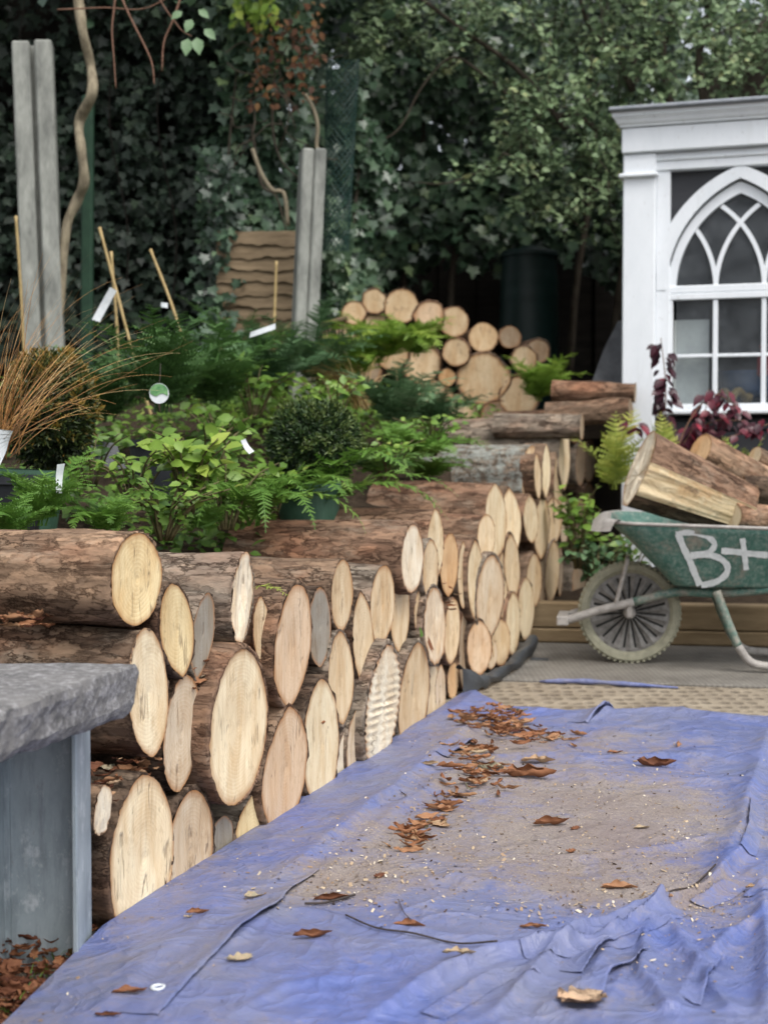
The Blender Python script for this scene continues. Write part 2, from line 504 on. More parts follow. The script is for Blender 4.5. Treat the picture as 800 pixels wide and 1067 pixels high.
def m_tarp():
    t = NT('blue woven tarpaulin')
    v = t.coord((1, 1, 1))
    d = t.attr('dust')
    n = t.noise(v, 3.5, 6, .65); n2 = t.noise(v, 28, 5, .7); n3 = t.noise(v, 220, 3, .7)
    c = t.mix(t.ramp(n, [(.3, 0.0), (.7, 1.0)]), (.070, .100, .265), (.108, .140, .325))
    c = t.mix(t.ramp(n2, [(.45, 0.0), (.75, .5)]), c, (.165, .185, .385))
    film = t.ramp(t.noise(v, 2.8, 6, .68, .6), [(.36, 0.0), (.66, .85)])
    c = t.mix(t.math('MULTIPLY', film, .88), c, (.172, .172, .205))
    dd = t.math('ADD', d, t.math('MULTIPLY', t.math('SUBTRACT', n2, .5), 1.5))
    dd = t.math('ADD', dd, t.math('MULTIPLY', t.math('SUBTRACT', t.noise(v, 7, 6, .72, .8), .5), 2.0))
    dd = t.math('ADD', dd, t.math('MULTIPLY', t.math('SUBTRACT', n3, .5), .7))
    dm = t.ramp(dd, [(.16, 0.0), (.62, .52), (1.25, .86)])
    dust = t.mix(t.ramp(n3, [(.35, 0.0), (.7, 1.0)]), (.14, .112, .095), (.32, .268, .205))
    dust = t.mix(t.ramp(t.noise(v, 5, 4, .6), [(.4, 0.0), (.65, .6)]), dust, (.165, .122, .095))
    c = t.mix(dm, c, dust)
    mp = t.coord((1, 1, 1))
    wv = t.n('ShaderNodeTexWave', wave_type='BANDS', bands_direction='X'); t.l(mp, wv.inputs[0]); wv.inputs['Scale'].default_value = 140
    wv2 = t.n('ShaderNodeTexWave', wave_type='BANDS', bands_direction='Y'); t.l(mp, wv2.inputs[0]); wv2.inputs['Scale'].default_value = 140
    def ridge(sc, det):
        q = t.noise(v, sc, det, .55, .8)
        return t.math('POWER', t.math('SUBTRACT', 1.0, t.math('ABSOLUTE', t.math('MULTIPLY', t.math('SUBTRACT', q, .5), 3.2))), 4.0)
    h = t.math('ADD', t.math('MULTIPLY', ridge(5, 2), .9), t.math('ADD', t.math('MULTIPLY', ridge(13, 3), .4), t.math('ADD', t.math('MULTIPLY', n, .8), t.math('MULTIPLY', n3, .14))))
    nb = t.bump(h, .42, .012)
    nb = t.bump(t.math('MULTIPLY', wv.outputs['Fac'], wv2.outputs['Fac']), .10, .001, nb)
    return t.fin(c, t.ramp(dm, [(0, .42), (.6, .85)]), nb, .4)


def m_deck(dimple):
    t = NT('dimpled deck mat' if dimple else 'grey deck panels')
    v = t.coord((1, 1, 1))
    n = t.noise(v, 6, 6, .65); n2 = t.noise(v, 90, 4, .7)
    a, b = ((.16, .13, .095), (.30, .255, .19)) if dimple else ((.11, .10, .088), (.225, .21, .185))
    c = t.mix(t.ramp(n, [(.3, 0.0), (.7, 1.0)]), a, b)
    c = t.mix(t.ramp(n2, [(.55, 0.0), (.75, .5)]), c, (.42, .37, .29))
    if dimple:
        ck = t.vor(t.coord((1, .62, 1)), 21, 'F1', 'Distance', .35)
        c = t.mix(t.ramp(ck, [(.18, .5), (.42, 0.0)]), c, (.065, .05, .038))
        h = t.ramp(ck, [(.2, 0.0), (.45, 1.0)])
        return t.fin(c, .85, t.bump(h, .7, .012), .2)
    wv = t.n('ShaderNodeTexWave', wave_type='BANDS', bands_direction='X'); t.l(v, wv.inputs[0]); wv.inputs['Scale'].default_value = 16
    wv2 = t.n('ShaderNodeTexWave', wave_type='BANDS', bands_direction='Y'); t.l(v, wv2.inputs[0]); wv2.inputs['Scale'].default_value = 9
    c = t.mix(t.math('MULTIPLY', wv2.outputs['Fac'], .22), c, (.07, .065, .055))
    c = t.mix(t.math('MULTIPLY', wv.outputs['Fac'], .30), c, (.07, .065, .055))
    return t.fin(c, .8, t.bump(t.math('ADD', n2, wv.outputs['Fac']), .3, .004), .25)


def m_slab():
    t = NT('split grey stone')
    v = t.coord((1, 1, 1))
    n = t.noise(v, 9, 7, .7); n2 = t.noise(v, 55, 6, .75)
    c = t.mix(t.ramp(n, [(.3, 0.0), (.7, 1.0)]), (.095, .093, .093), (.19, .184, .178))
    c = t.mix(t.ramp(n2, [(.48, 0.0), (.66, .75)]), c, (.38, .375, .38))
    c = t.mix(t.ramp(t.noise(v, 120, 4, .8), [(.56, 0.0), (.68, .7)]), c, (.06, .06, .06))
    c = t.mix(t.ramp(t.noise(v, 23, 5, .7), [(.62, 0.0), (.75, .5)]), c, (.045, .045, .045))
    return t.fin(c, .88, t.bump(t.math('ADD', n, t.math('MULTIPLY', n2, .7)), .8, .010), .25)


def m_galv():
    t = NT('galvanised steel')
    v = t.coord((1, 1, .6))
    sp_ = t.vor(v, 45, 'F1', 'Color'); bw = t.n('ShaderNodeRGBToBW'); t.l(sp_, bw.inputs[0])
    n = t.noise(v, 10, 6, .7)
    c = t.mix(t.ramp(n, [(.3, 0.0), (.7, 1.0)]), (.22, .27, .295), (.42, .475, .50))
    c = t.mix(t.math('MULTIPLY', bw.outputs[0], .3), c, (.40, .46, .50))
    c = t.mix(t.ramp(t.noise(v, 26, 5, .75), [(.54, 0.0), (.66, .65)]), c, (.62, .66, .68))
    c = t.mix(t.ramp(t.noise(t.coord((4, 4, .5)), 12, 5, .7), [(.5, 0.0), (.7, .55)]), c, (.15, .175, .19))
    c = t.mix(t.ramp(t.noise(v, 40, 6, .8), [(.62, 0.0), (.7, .5)]), c, (.20, .13, .09))
    return t.fin(c, t.ramp(n, [(.3, .42), (.7, .65)]), t.bump(n, .15, .003), .5, .35)


def m_green_paint(chip=.58):
    t = NT('chipped green barrow paint')
    v = t.coord((1, 1, 1))
    n = t.noise(v, 14, 6, .7); n2 = t.noise(v, 60, 5, .75)
    c = t.mix(t.ramp(n, [(.3, 0.0), (.7, 1.0)]), (.022, .085, .066), (.085, .185, .150))
    c = t.mix(t.ramp(n2, [(.46, 0.0), (.66, .6)]), c, (.27, .32, .28))
    c = t.mix(t.ramp(t.noise(v, 9, 7, .75), [(chip, 0.0), (chip + .13, .85)]), c, t.mix(n2, (.14, .11, .085), (.36, .33, .28)))
    return t.fin(c, .55, t.bump(t.math('ADD', n, n2), .3, .003), .4)


M['white'] = m_white(); M['siding'] = m_siding(); M['glass'] = m_glass(); M['tarp'] = m_tarp()
M['deck'] = m_deck(False); M['mat'] = m_deck(True); M['slab'] = m_slab(); M['galv'] = m_galv()
M['green'] = m_green_paint(.52); M['green_worn'] = m_green_paint(.43)
M['rim_grey'] = m_simple('bare worn steel', (.20, .185, .17), (.40, .375, .345), 30, .6, .3)
M['tyre'] = m_simple('muddy pale rubber', (.19, .185, .135), (.33, .32, .235), 35, .9, .3)
M['wheel'] = m_simple('grey cast wheel', (.10, .095, .088), (.27, .26, .245), 40, .8, .3)
M['wheel_dark'] = m_simple('dark wheel back', (.012, .012, .012), (.03, .03, .028), 20, .8, .2)
M['paint_white'] = m_simple('brushed white paint', (.50, .54, .54), (.70, .73, .73), 50, .7, .2)
M['card'] = m_simple('pale card', (.56, .58, .55), (.68, .70, .67), 6, .8, .05)
M['inside'] = m_simple('dim room wall', (.05, .055, .06), (.085, .09, .095), 4, .8, .05)
M['blue_cloth'] = m_simple('blue plastic', (.04, .09, .20), (.07, .14, .28), 8, .5, .1)
M['red_cloth'] = m_simple('red plastic', (.30, .02, .03), (.42, .04, .05), 8, .5, .1)
M['lead'] = m_simple('grey roof lead', (.20, .22, .25), (.34, .36, .39), 8, .6, .2)

def m_split():
    t = NT('raw split wood')
    v = t.coord((.22, 1, 1)); w_ = t.coord((1, 1, 1))
    g = t.noise(v, 34, 6, .72, .8); p_ = t.noise(w_, 8, 5, .65, .5); q_ = t.noise(w_, 5, 5, .7)
    c = t.mix(t.ramp(g, [(.3, 0.0), (.7, 1.0)]), (.50, .36, .19), (.78, .66, .44))
    c = t.mix(t.ramp(p_, [(.50, 0.0), (.66, .7)]), c, (.50, .27, .11))
    c = t.mix(t.ramp(q_, [(.58, 0.0), (.66, .85)]), c, (.14, .09, .06))
    return t.fin(c, .85, t.bump(t.math('ADD', g, p_), .8, .010), .2)


M['splitwood'] = m_split()
M['leanslab'] = m_simple('grey paving slab', (.06, .062, .066), (.12, .123, .13), 12, .9, .3)
M['blackline'] = m_simple('dark twig', (.02, .016, .014), (.06, .045, .04), 60)

# ------------------------------------------------------------------ leaves
T_OVATE = (np.array([[0, 0, 0], [-.30, .30, .07], [.30, .30, .07], [-.27, .62, .05], [.27, .62, .05], [0, 1, -.08], [0, .33, 0], [0, .66, -.01]]),
           np.array([[0, 6, 1], [0, 2, 6], [1, 6, 3], [6, 7, 3], [6, 2, 4], [6, 4, 7], [3, 7, 5], [7, 4, 5]]))
T_IVY = (np.array([[0, .30, 0], [0, 0, .0], [-.40, -.08, .05], [-.33, .22, .03], [-.52, .42, .06], [-.22, .56, .03], [0, .95, -.08], [.22, .56, .03], [.52, .42, .06], [.33, .22, .03], [.40, -.08, .05]]),
         np.array([[0, i, i + 1] for i in range(1, 10)] + [[0, 10, 1]]))
T_NARROW = (np.array([[0, 0, 0], [-.10, .3, .02], [.10, .3, .02], [-.09, .65, .0], [.09, .65, .0], [0, 1, -.06]]),
            np.array([[0, 2, 1], [1, 2, 4], [1, 4, 3], [3, 4, 5]]))


def _pinna(teeth=6):
    V = [[0, 0, 0]]; F = []
    for k in range(teeth):
        y0 = k / teeth; ym = (k + .35) / teeth; w = .26 * (1 - .72 * y0)
        V += [[0, (k + 1) / teeth, -.04 * y0], [-w, ym + .10, .02], [w, ym + .10, .02]]
    for k in range(teeth):
        a = 0 if k == 0 else 3 * k - 2
        b = 3 * k + 1
        F += [[a, b, b + 1], [a, b + 2, b]]
    return np.array(V, float), np.array(F)


T_PINNA = _pinna(6)


def unit(a):
    return a / (np.linalg.norm(a, axis=-1, keepdims=True) + 1e-9)


def leaves(P, N, T, S, tm):
    P = np.atleast_2d(P); N = np.atleast_2d(N); T = np.atleast_2d(T)
    S = np.broadcast_to(np.asarray(S, float), (len(P),))
    N = unit(N)
    T = unit(T - N * np.sum(T * N, 1, keepdims=True))
    X = np.cross(T, N)
    tv, tf = tm
    V = P[:, None, :] + S[:, None, None] * (tv[None, :, 0, None] * X[:, None] + tv[None, :, 1, None] * T[:, None] + tv[None, :, 2, None] * N[:, None])
    F = tf[None] + (np.arange(len(P)) * len(tv))[:, None, None]
    return V.reshape(-1, 3), F.reshape(-1, 3)


class Leafage:
    def __init__(self): self.V, self.F, self.A, self.n = [], [], [], 0

    def add(self, V, F, a):
        self.V.append(V); self.F.append(F + self.n); self.n += len(V)
        self.A.append(np.broadcast_to(np.asarray(a, float), (len(V),)))

    def put(self, P, N, T, S, tm, rnd):
        V, F = leaves(P, N, T, S, tm)
        self.add(V, F, np.repeat(np.broadcast_to(np.asarray(rnd, float), (len(np.atleast_2d(P)),)), len(tm[0])))

    def strip(self, pts, w, side, a):
        pts = np.asarray(pts, float); n = len(pts)
        w = np.broadcast_to(np.asarray(w, float), (n,))[:, None]
        side = np.broadcast_to(np.asarray(side, float), (n, 3))
        V = np.concatenate([pts - side * w, pts + side * w])
        F = []
        for i in range(n - 1):
            F += [[i, i + 1, n + i + 1], [i, n + i + 1, n + i]]
        a = np.asarray(a, float)
        self.add(V, np.array(F), np.concatenate([a, a]) if a.ndim else a)

    def build(self, name, mat, parent=None, **k):
        V = np.concatenate(self.V); F = np.concatenate(self.F); A = np.concatenate(self.A)
        return mk(name, V, F, mat, parent, attrs={'rnd': np.clip(A, 0, 1)}, **k)


def rand_unit(n):
    return unit(rng.normal(size=(n, 3)))


def frond(L, base, az, length, rise, droop, npin, wid, tm=T_PINNA, a0=.5, twist=0.0):
    """one arching frond"""
    n = 26
    s = np.linspace(0, 1, n)
    ang = rise - droop * s ** 1.3                    # elevation along the frond
    ds = length / (n - 1)
    azs = az + twist * s
    d = np.stack([np.cos(azs) * np.cos(ang), np.sin(azs) * np.cos(ang), np.sin(ang)], 1)
    P = np.asarray(base) + np.concatenate([[[0, 0, 0]], np.cumsum(d[:-1] * ds, 0)])
    side = np.stack([-np.sin(azs), np.cos(azs), np.zeros(n)], 1)
    nrm = np.cross(d, side)
    L.strip(P, .0035 * (1 - s * .8) * (length / .4), side, a0 * .6)
    t = np.linspace(.10, .985, npin)
    Pp = np.stack([np.interp(t, s, P[:, k]) for k in range(3)], 1)
    Dp = np.stack([np.interp(t, s, d[:, k]) for k in range(3)], 1)
    Sp = np.stack([np.interp(t, s, side[:, k]) for k in range(3)], 1)
    Np = np.stack([np.interp(t, s, nrm[:, k]) for k in range(3)], 1)
    prof = np.minimum(1, t / .28 + .25) * (1 - t) ** .62 * 1.25
    for sg in (-1, 1):
        T = sg * Sp + Dp * (.30 + .5 * t[:, None]) - np.array([0, 0, .18])
        sz = wid * np.clip(prof, .05, 1) * rng.uniform(.85, 1.12, npin)
        L.put(Pp, Np + .22 * rng.normal(size=(npin, 3)), T, sz, tm, np.clip(a0 + .25 * t - .12 + rng.normal(0, .10, npin), 0, 1))


def make_fern(loc, nf, length, rise, droop, wid, mat, label, tone=.5, az0=0, az1=2 * math.pi, npin=24, group='ferns in the raised bed', name='fern', tm=T_PINNA):
    L = Leafage()
    for k in range(nf):
        az = az0 + (az1 - az0) * (k + rng.uniform(-.3, .3)) / nf
        l = length * rng.uniform(.7, 1.1)
        frond(L, rng.normal(0, .012, 3) * [1, 1, 0], az, l, rise * rng.uniform(.75, 1.15), droop * rng.uniform(.75, 1.25), npin, wid * l / length, tm, tone + rng.uniform(-.2, .2), rng.normal(0, .25))
    o = L.build(name, mat, loc=loc)
    return tag(o, label, 'fern', group)


def make_leafy(loc, nst, h, spread, nl, size, mat, label, cat='plant', name='leafy_plant', tm=T_OVATE, tone=.55, group=None, droop=.5, stemmat=None):
    root = empty(name, loc)
    tag(root, label, cat, group)
    L = Leafage(); S = MB()
    for k in range(nst):
        az = rng.uniform(0, 6.28); r = spread * math.sqrt(rng.uniform(.05, 1)); hh = h * rng.uniform(.6, 1.05)
        a = np.array([.12 * r * math.cos(az), .12 * r * math.sin(az), -.02])
        b = np.array([.5 * r * math.cos(az), .5 * r * math.sin(az), hh * .7])
        c = np.array([r * math.cos(az), r * math.sin(az), hh])
        pts = smooth_path([a, b, c], 5)
        S.tube(pts, [.004 * (1 - .6 * i / len(pts)) for i in range(len(pts))], 5)
        pp = np.array(pts)
        for j in range(nl):
            t = .25 + .75 * (j + rng.uniform(0, .5)) / nl
            p = np.array([np.interp(t * (len(pp) - 1), np.arange(len(pp)), pp[:, q]) for q in range(3)])
            la = rng.uniform(0, 6.28)
            T = np.array([math.cos(la), math.sin(la), rng.uniform(-droop, .35)])
            N = np.array([0, 0, 1]) + .45 * rng.normal(size=3) - .3 * np.array([0, 1, 0])
            L.put(p[None], N[None], T[None], size * rng.uniform(.6, 1.15), tm, np.clip(tone + (t - .6) * .5 + rng.normal(0, .16), 0, 1))
    S.build('stem', stemmat or M['stem'], root, smooth=True)
    L.build('foliage', mat, root)
    return root


# ------------------------------------------------------------------ camera, world, light
cam_d = bpy.data.cameras.new('camera')
cam_d.sensor_fit = 'VERTICAL'; cam_d.sensor_height = 36; cam_d.lens = 50 * FPX / 1482
cam_d.clip_start = .05; cam_d.clip_end = 800
cam_d.dof.use_dof = True; cam_d.dof.focus_distance = 3.0; cam_d.dof.aperture_fstop = 4.6
cam = bpy.data.objects.new('camera', cam_d); COL.objects.link(cam)
cam.location = (0, 0, CAMZ); cam.rotation_euler = (R(90) - PITCH, 0, 0)
SC.camera = cam

w = bpy.data.worlds.new('World'); SC.world = w; w.use_nodes = True
nt = w.node_tree; bg = nt.nodes['Background']
sky = nt.nodes.new('ShaderNodeTexSky'); sky.sky_type = 'NISHITA'; sky.sun_disc = False
SUN_EL, SUN_AZ = R(58), R(150)          # azimuth clockwise from +Y: behind the camera, to the right
sky.sun_elevation = SUN_EL; sky.sun_rotation = SUN_AZ
sky.air_density = 1.0; sky.dust_density = 4.0; sky.ozone_density = 1.0
hs = nt.nodes.new('ShaderNodeHueSaturation'); hs.inputs['Saturation'].default_value = .30; hs.inputs['Value'].default_value = 1.92
nt.links.new(sky.outputs[0], hs.inputs['Color']); nt.links.new(hs.outputs[0], bg.inputs[0])
bg.inputs[1].default_value = .15
sd = bpy.data.lights.new('sun', 'SUN'); sd.energy = 1.5; sd.angle = R(28); sd.color = (1, .96, .90)
so = bpy.data.objects.new('sun', sd); COL.objects.link(so)
dirv = Vector((math.sin(SUN_AZ) * math.cos(SUN_EL), math.cos(SUN_AZ) * math.cos(SUN_EL), math.sin(SUN_EL)))
so.rotation_euler = dirv.to_track_quat('Z', 'Y').to_euler(); so.location = (0, 0, 8)
SC.view_settings.view_transform = 'Standard'; SC.view_settings.look = 'None'
SC.view_settings.exposure = 0; SC.view_settings.gamma = 1
SC.cycles.use_denoising = True
SC.cycles.max_bounces = 8
SC.cycles.transparent_max_bounces = 12

# ------------------------------------------------------------------ the setting: ground, bed, deck
DS = -.17                               # slope of boards across the path (dY per dX)
DX = np.array([1, DS, 0]) / math.hypot(1, DS); DY = np.array([-DS, 1, 0]) / math.hypot(1, DS); DZ = np.array([0, 0, 1])
AXD = np.array([DX, DY, DZ])

n = 61
gx = np.concatenate([np.linspace(-300, -4, 20), np.linspace(-3.6, 4, 60), np.linspace(5, 300, 20)])
gy = np.concatenate([np.linspace(-300, -2, 16), np.linspace(-1.5, 6.4, 70), np.linspace(7, 400, 24)])
GX, GY = np.meshgrid(gx, gy)
P = np.stack([GX.ravel(), GY.ravel(), np.zeros(GX.size)], 1)
P[:, 2] = -.030 + .012 * fbm(P * 6, 4, 3) * (np.abs(P[:, 0]) < 4)
idx = np.arange(GX.size).reshape(GX.shape)
Fq = np.stack([idx[:-1, :-1].ravel(), idx[:-1, 1:].ravel(), idx[1:, 1:].ravel(), idx[1:, :-1].ravel()], 1)
tag(mk('ground', P, Fq, M['gravel'], smooth=True), kind='structure')

BY = np.array([0, 2, 2.6, 3.0, 3.5, 4.2, 5, 6, 6.6, 7.8, 9, 14]); BZ = np.array([.46, .46, .47, .42, .40, .45, .55, .76, .84, .96, 1.02, 1.1])


def bed_z(x, y):
    dback = (wall_x(y) - x) / 1.0
    return np.interp(y, BY, BZ) + .20 * np.clip(dback - .4, 0, .9)


ys = np.linspace(.4, 14, 150)
V = []; dd = [.30, .36, .42, .5, .6, .75, .9, 1.1, 1.3, 1.6, 1.9, 2.3, 2.8, 3.4, 4.2, 5.2, 7, 10]
for y in ys:
    for k, d in enumerate(dd):
        x = wall_x(y) - d
        V.append((x, y, bed_z(x, y) if k else -.05))
V = np.array(V)
V[:, 2] += np.where(V[:, 2] > 0, .035 * fbm(V * 3.5, 4, 9), 0)
m_ = len(dd); I = np.arange(len(V)).reshape(-1, m_)
Fq = np.stack([I[:-1, :-1].ravel(), I[1:, :-1].ravel(), I[1:, 1:].ravel(), I[:-1, 1:].ravel()], 1)[:, ::-1]
tag(mk('planting_bed_soil', V, Fq, M['soil'], smooth=True), kind='structure')
# soil behind the stack, right of the wall line (rear corner)
V = []
ys2 = np.linspace(7.35, 14, 40); xs2 = np.linspace(-.35, 6, 30)
for y in ys2:
    for k, x in enumerate(xs2):
        V.append((wall_x(y) + x, y, bed_z(wall_x(y) - .3, y) - .02))
V = np.array(V); V[:, 2] += .03 * fbm(V * 3, 3, 4); I = np.arange(len(V)).reshape(len(ys2), -1)
Fq = np.stack([I[:-1, :-1].ravel(), I[:-1, 1:].ravel(), I[1:, 1:].ravel(), I[1:, :-1].ravel()], 1)
tag(mk('rear_soil', V, Fq, M['soil'], smooth=True), kind='structure')


def deck_line(v0):                      # a board line across the path, through the middle column at image row v0
    return gnd(650, v0)


p745, p714, p674 = gnd(650, 743), gnd(650, 714), gnd(640, 675)


def sheet(name, pa, pb, x0, x1, z, mat, kind, th=.025, ang=AXD):
    c = (pa + pb) / 2
    depth = (pb - pa) @ DY
    b = MB()
    cx = c + DX * ((x0 + x1) / 2)
    b.box((cx[0], cx[1], z - th / 2), (x1 - x0, depth, th), ang, .004)
    return b


b = sheet('deck', p745 - DY * .25, p714 - DY * .006, -.62, 2.2, .003, None, None)
tag(b.build('dimpled_deck', M['mat']), kind='structure')
b = sheet('deck', p714 + DY * .006, p674 + DY * .05, -.62, 2.2, .010, None, None, .03)
tag(b.build('deck', M['deck']), kind='structure')
# small cut-outs in the deck panel
for k, (u, v, lab) in enumerate([(562, 690, 'small dark slot cut in the deck by the sleeper')]):
    p = gnd(u, v)
    tag(MB().box((p[0], p[1], .012), (.07, .04, .008), AXD, .004).build('deck_slot', M['black_plastic']), lab, 'slot')

# sleepers: two courses, edge of the low bed under the summerhouse
sl0 = gnd(640, 674)
for k, (z0, z1, lab) in enumerate([(.0, .060, 'lower timber sleeper at the back of the deck, on the deck boards'), (.064, .172, 'upper deep timber sleeper behind the barrow wheel, lying on another sleeper')]):
    b = MB()
    c = sl0 + DX * .78 + DY * (.055 + .004 * k)
    b.box((c[0], c[1], (z0 + z1) / 2 + .012), (2.56, .10, z1 - z0), AXD, .006)
    tag(b.build('timber_sleeper', M['sleeper']), lab, 'sleeper', 'sleepers edging the low bed')
V = []; F = []
for j, t in enumerate(np.linspace(0, 1, 12)):
    for i, s in enumerate(np.linspace(-.5, 2.06, 30)):
        q = sl0 + DX * s + DY * (.10 + t * 1.6)
        V.append((q[0], q[1], .13 + .03 * t))
V = np.array(V); V[:, 2] += .02 * fbm(V * 9, 3, 2)
I = np.arange(len(V)).reshape(12, 30)
tag(mk('low_bed_soil', V, np.stack([I[:-1, :-1].ravel(), I[:-1, 1:].ravel(), I[1:, 1:].ravel(), I[1:, :-1].ravel()], 1), M['soil'], smooth=True), kind='structure')

# ------------------------------------------------------------------ logs
CT = dict(c=(.78, .68, .48), y=(.76, .63, .37), p=(.66, .51, .36), g=(.30, .275, .23), t=(.66, .54, .365), w=(.82, .75, .60), d=(.36, .29, .21), o=(.64, .44, .25), k=(.66, .56, .42))  # d is a dim tint that puts shade into the far log ends
BT = dict(r=(.185, .122, .086), b=(.165, .118, .085), g=(.205, .18, .15), d=(.095, .070, .053), l=(.16, .14, .115), f=(.235, .165, .115))


def profile(a, b, qt, qb, lean, nth, seed, rough=.02):
    rough = rough * 1.7
    th = np.linspace(0, 2 * math.pi, nth, endpoint=False)
    c, s = np.cos(th), np.sin(th)
    q = np.where(c > 0, qt, qb) * np.abs(c) + .5 * (1 - np.abs(c))
    y = a * np.sign(s) * np.abs(s) ** (2 * q)
    z = b * c
    nz = fbm(np.stack([c * 1.6, s * 1.6, np.full(nth, seed * 3.1)], 1), 3, 5)
    nf = fbm(np.stack([c * 5, s * 5, np.full(nth, seed * 1.7)], 1), 3, 15)
    y = y * (1 + rough * 2.2 * nz + rough * .7 * nf) - lean * c
    z = z * (1 + rough * nz)
    return np.stack([y, z], 1)


def make_log(loc, rz, a, b, length, label, tint, bark, qt=.5, qb=.5, lean=0.0, wavy=0, torn=0, rings=.35, lichen=0.0, hi=1, pitch=0.0, group='logs of the stacked wall', thick=.0, rough=.022, roll=0.0, endcap=True, relief=1.0):
    seed = random.random() * 100
    root = empty('log', loc, rot=(roll, pitch, rz))
    tag(root, label, 'log', group)
    nth, nx = (96, 64) if hi == 2 else ((64, 30) if hi == 1 else (36, 14))
    pr = profile(a, b, qt, qb, lean, nth, seed, rough)
    xs = -length * np.linspace(0, 1, nx)
    rim_in = .972 - .010 * thick + .010 * fbm(np.stack([pr[:, 0] * 60, pr[:, 1] * 60, np.full(nth, seed)], 1), 2, 4)[:, None]
    rows = [np.column_stack([np.full(nth, -.001), pr * (rim_in - .01)]), np.column_stack([np.full(nth, .0015 + .002 * thick) + rng.normal(0, .0012, nth), pr * (rim_in + .006)])]
    ph = np.arange(nth) / nth * 2 * math.pi
    for i, x in enumerate(xs):
        sc = 1 + .05 * math.sin(seed + 3 * x) + .10 * thick * 0
        per = np.hypot(a, b) * 1.0
        q = np.stack([np.full(nth, x * 9 + seed), np.cos(ph) * per * 20, np.sin(ph) * per * 20], 1)
        plate = fbm(q, 4, 11)
        plate = np.round(plate * 4) / 4 * .6 + plate * .4
        lump = fbm(q * .25, 3, 21)
        r = .0045 * relief * plate + .009 * lump * relief + .004 * thick
        if i == 0: r = r + rng.normal(0, .0012, nth)
        dirn = pr / (np.linalg.norm(pr, axis=1, keepdims=True) + 1e-6)
        rows.append(np.column_stack([np.full(nth, x) + (rng.normal(0, .0018, nth) if i == 0 else 0), pr * sc + dirn * r[:, None]]))
    V = np.concatenate(rows)
    nr = len(rows)
    F = []; fm = []
    for i in range(nr - 1):
        k = np.arange(nth); k2 = (k + 1) % nth
        F.append(np.stack([i * nth + k, i * nth + k2, (i + 1) * nth + k2, (i + 1) * nth + k], 1))
    F = np.concatenate(F)[:, ::-1]
    fl = [tuple(f) for f in F]; fm = [0] * len(fl)
    fl.append(tuple((nr - 1) * nth + np.arange(nth))); fm.append(1)
    o = mk('bark', V, fl, [M['bark'], M['face']], root, smooth=True, fmat=fm, color=(*BT[bark], lichen))
    # sawn face
    NR = 14 if hi else 6
    rr = np.linspace(0, 1, NR + 1)[1:]
    fv = [np.array([[0, 0, 0]])]; ra = [0]
    for r in rr:
        x = .0022 * fbm(np.stack([pr[:, 0] * r * 30 + seed, pr[:, 1] * r * 12, np.full(nth, 3.)], 1), 3, 6)
        if wavy:
            zz = pr[:, 1] * r / b; yy = pr[:, 0] * r / a
            x = x + .0045 * np.sin(zz * 44 + 4 * yy + 3 * np.sin(zz * 2)) * np.clip(1.1 - .35 * np.abs(zz), 0, 1)
        if torn:
            x = x + torn * .012 * fbm(np.stack([pr[:, 0] * r * 40, pr[:, 1] * r * 16, np.full(nth, seed)], 1), 3, 8)
        s_ = rim_in * r
        jag = 1 + (torn * .10 * fbm(np.stack([pr[:, 0] * 40, pr[:, 1] * 60, np.full(nth, seed)], 1), 3, 3) if torn else 0)
        fv.append(np.column_stack([x + .0015, pr * s_ * np.reshape(jag, (-1, 1)) if torn else pr * s_]))
        ra += [r] * nth
    V = np.concatenate(fv)
    k = np.arange(nth); k2 = (k + 1) % nth
    fl = [(0, 1 + i, 1 + (i + 1) % nth) for i in range(nth)]
    for i in range(NR - 1):
        fl += [(1 + i * nth + p, 1 + (i + 1) * nth + p, 1 + (i + 1) * nth + q, 1 + i * nth + q) for p, q in zip(k, k2)]
    f = mk('cut_face', V, fl, M['face'], root, attrs={'rad': ra}, smooth=True, color=(*np.clip(np.array(CT[tint]) * random.uniform(.90, 1.10), 0, 1), rings))
    return root


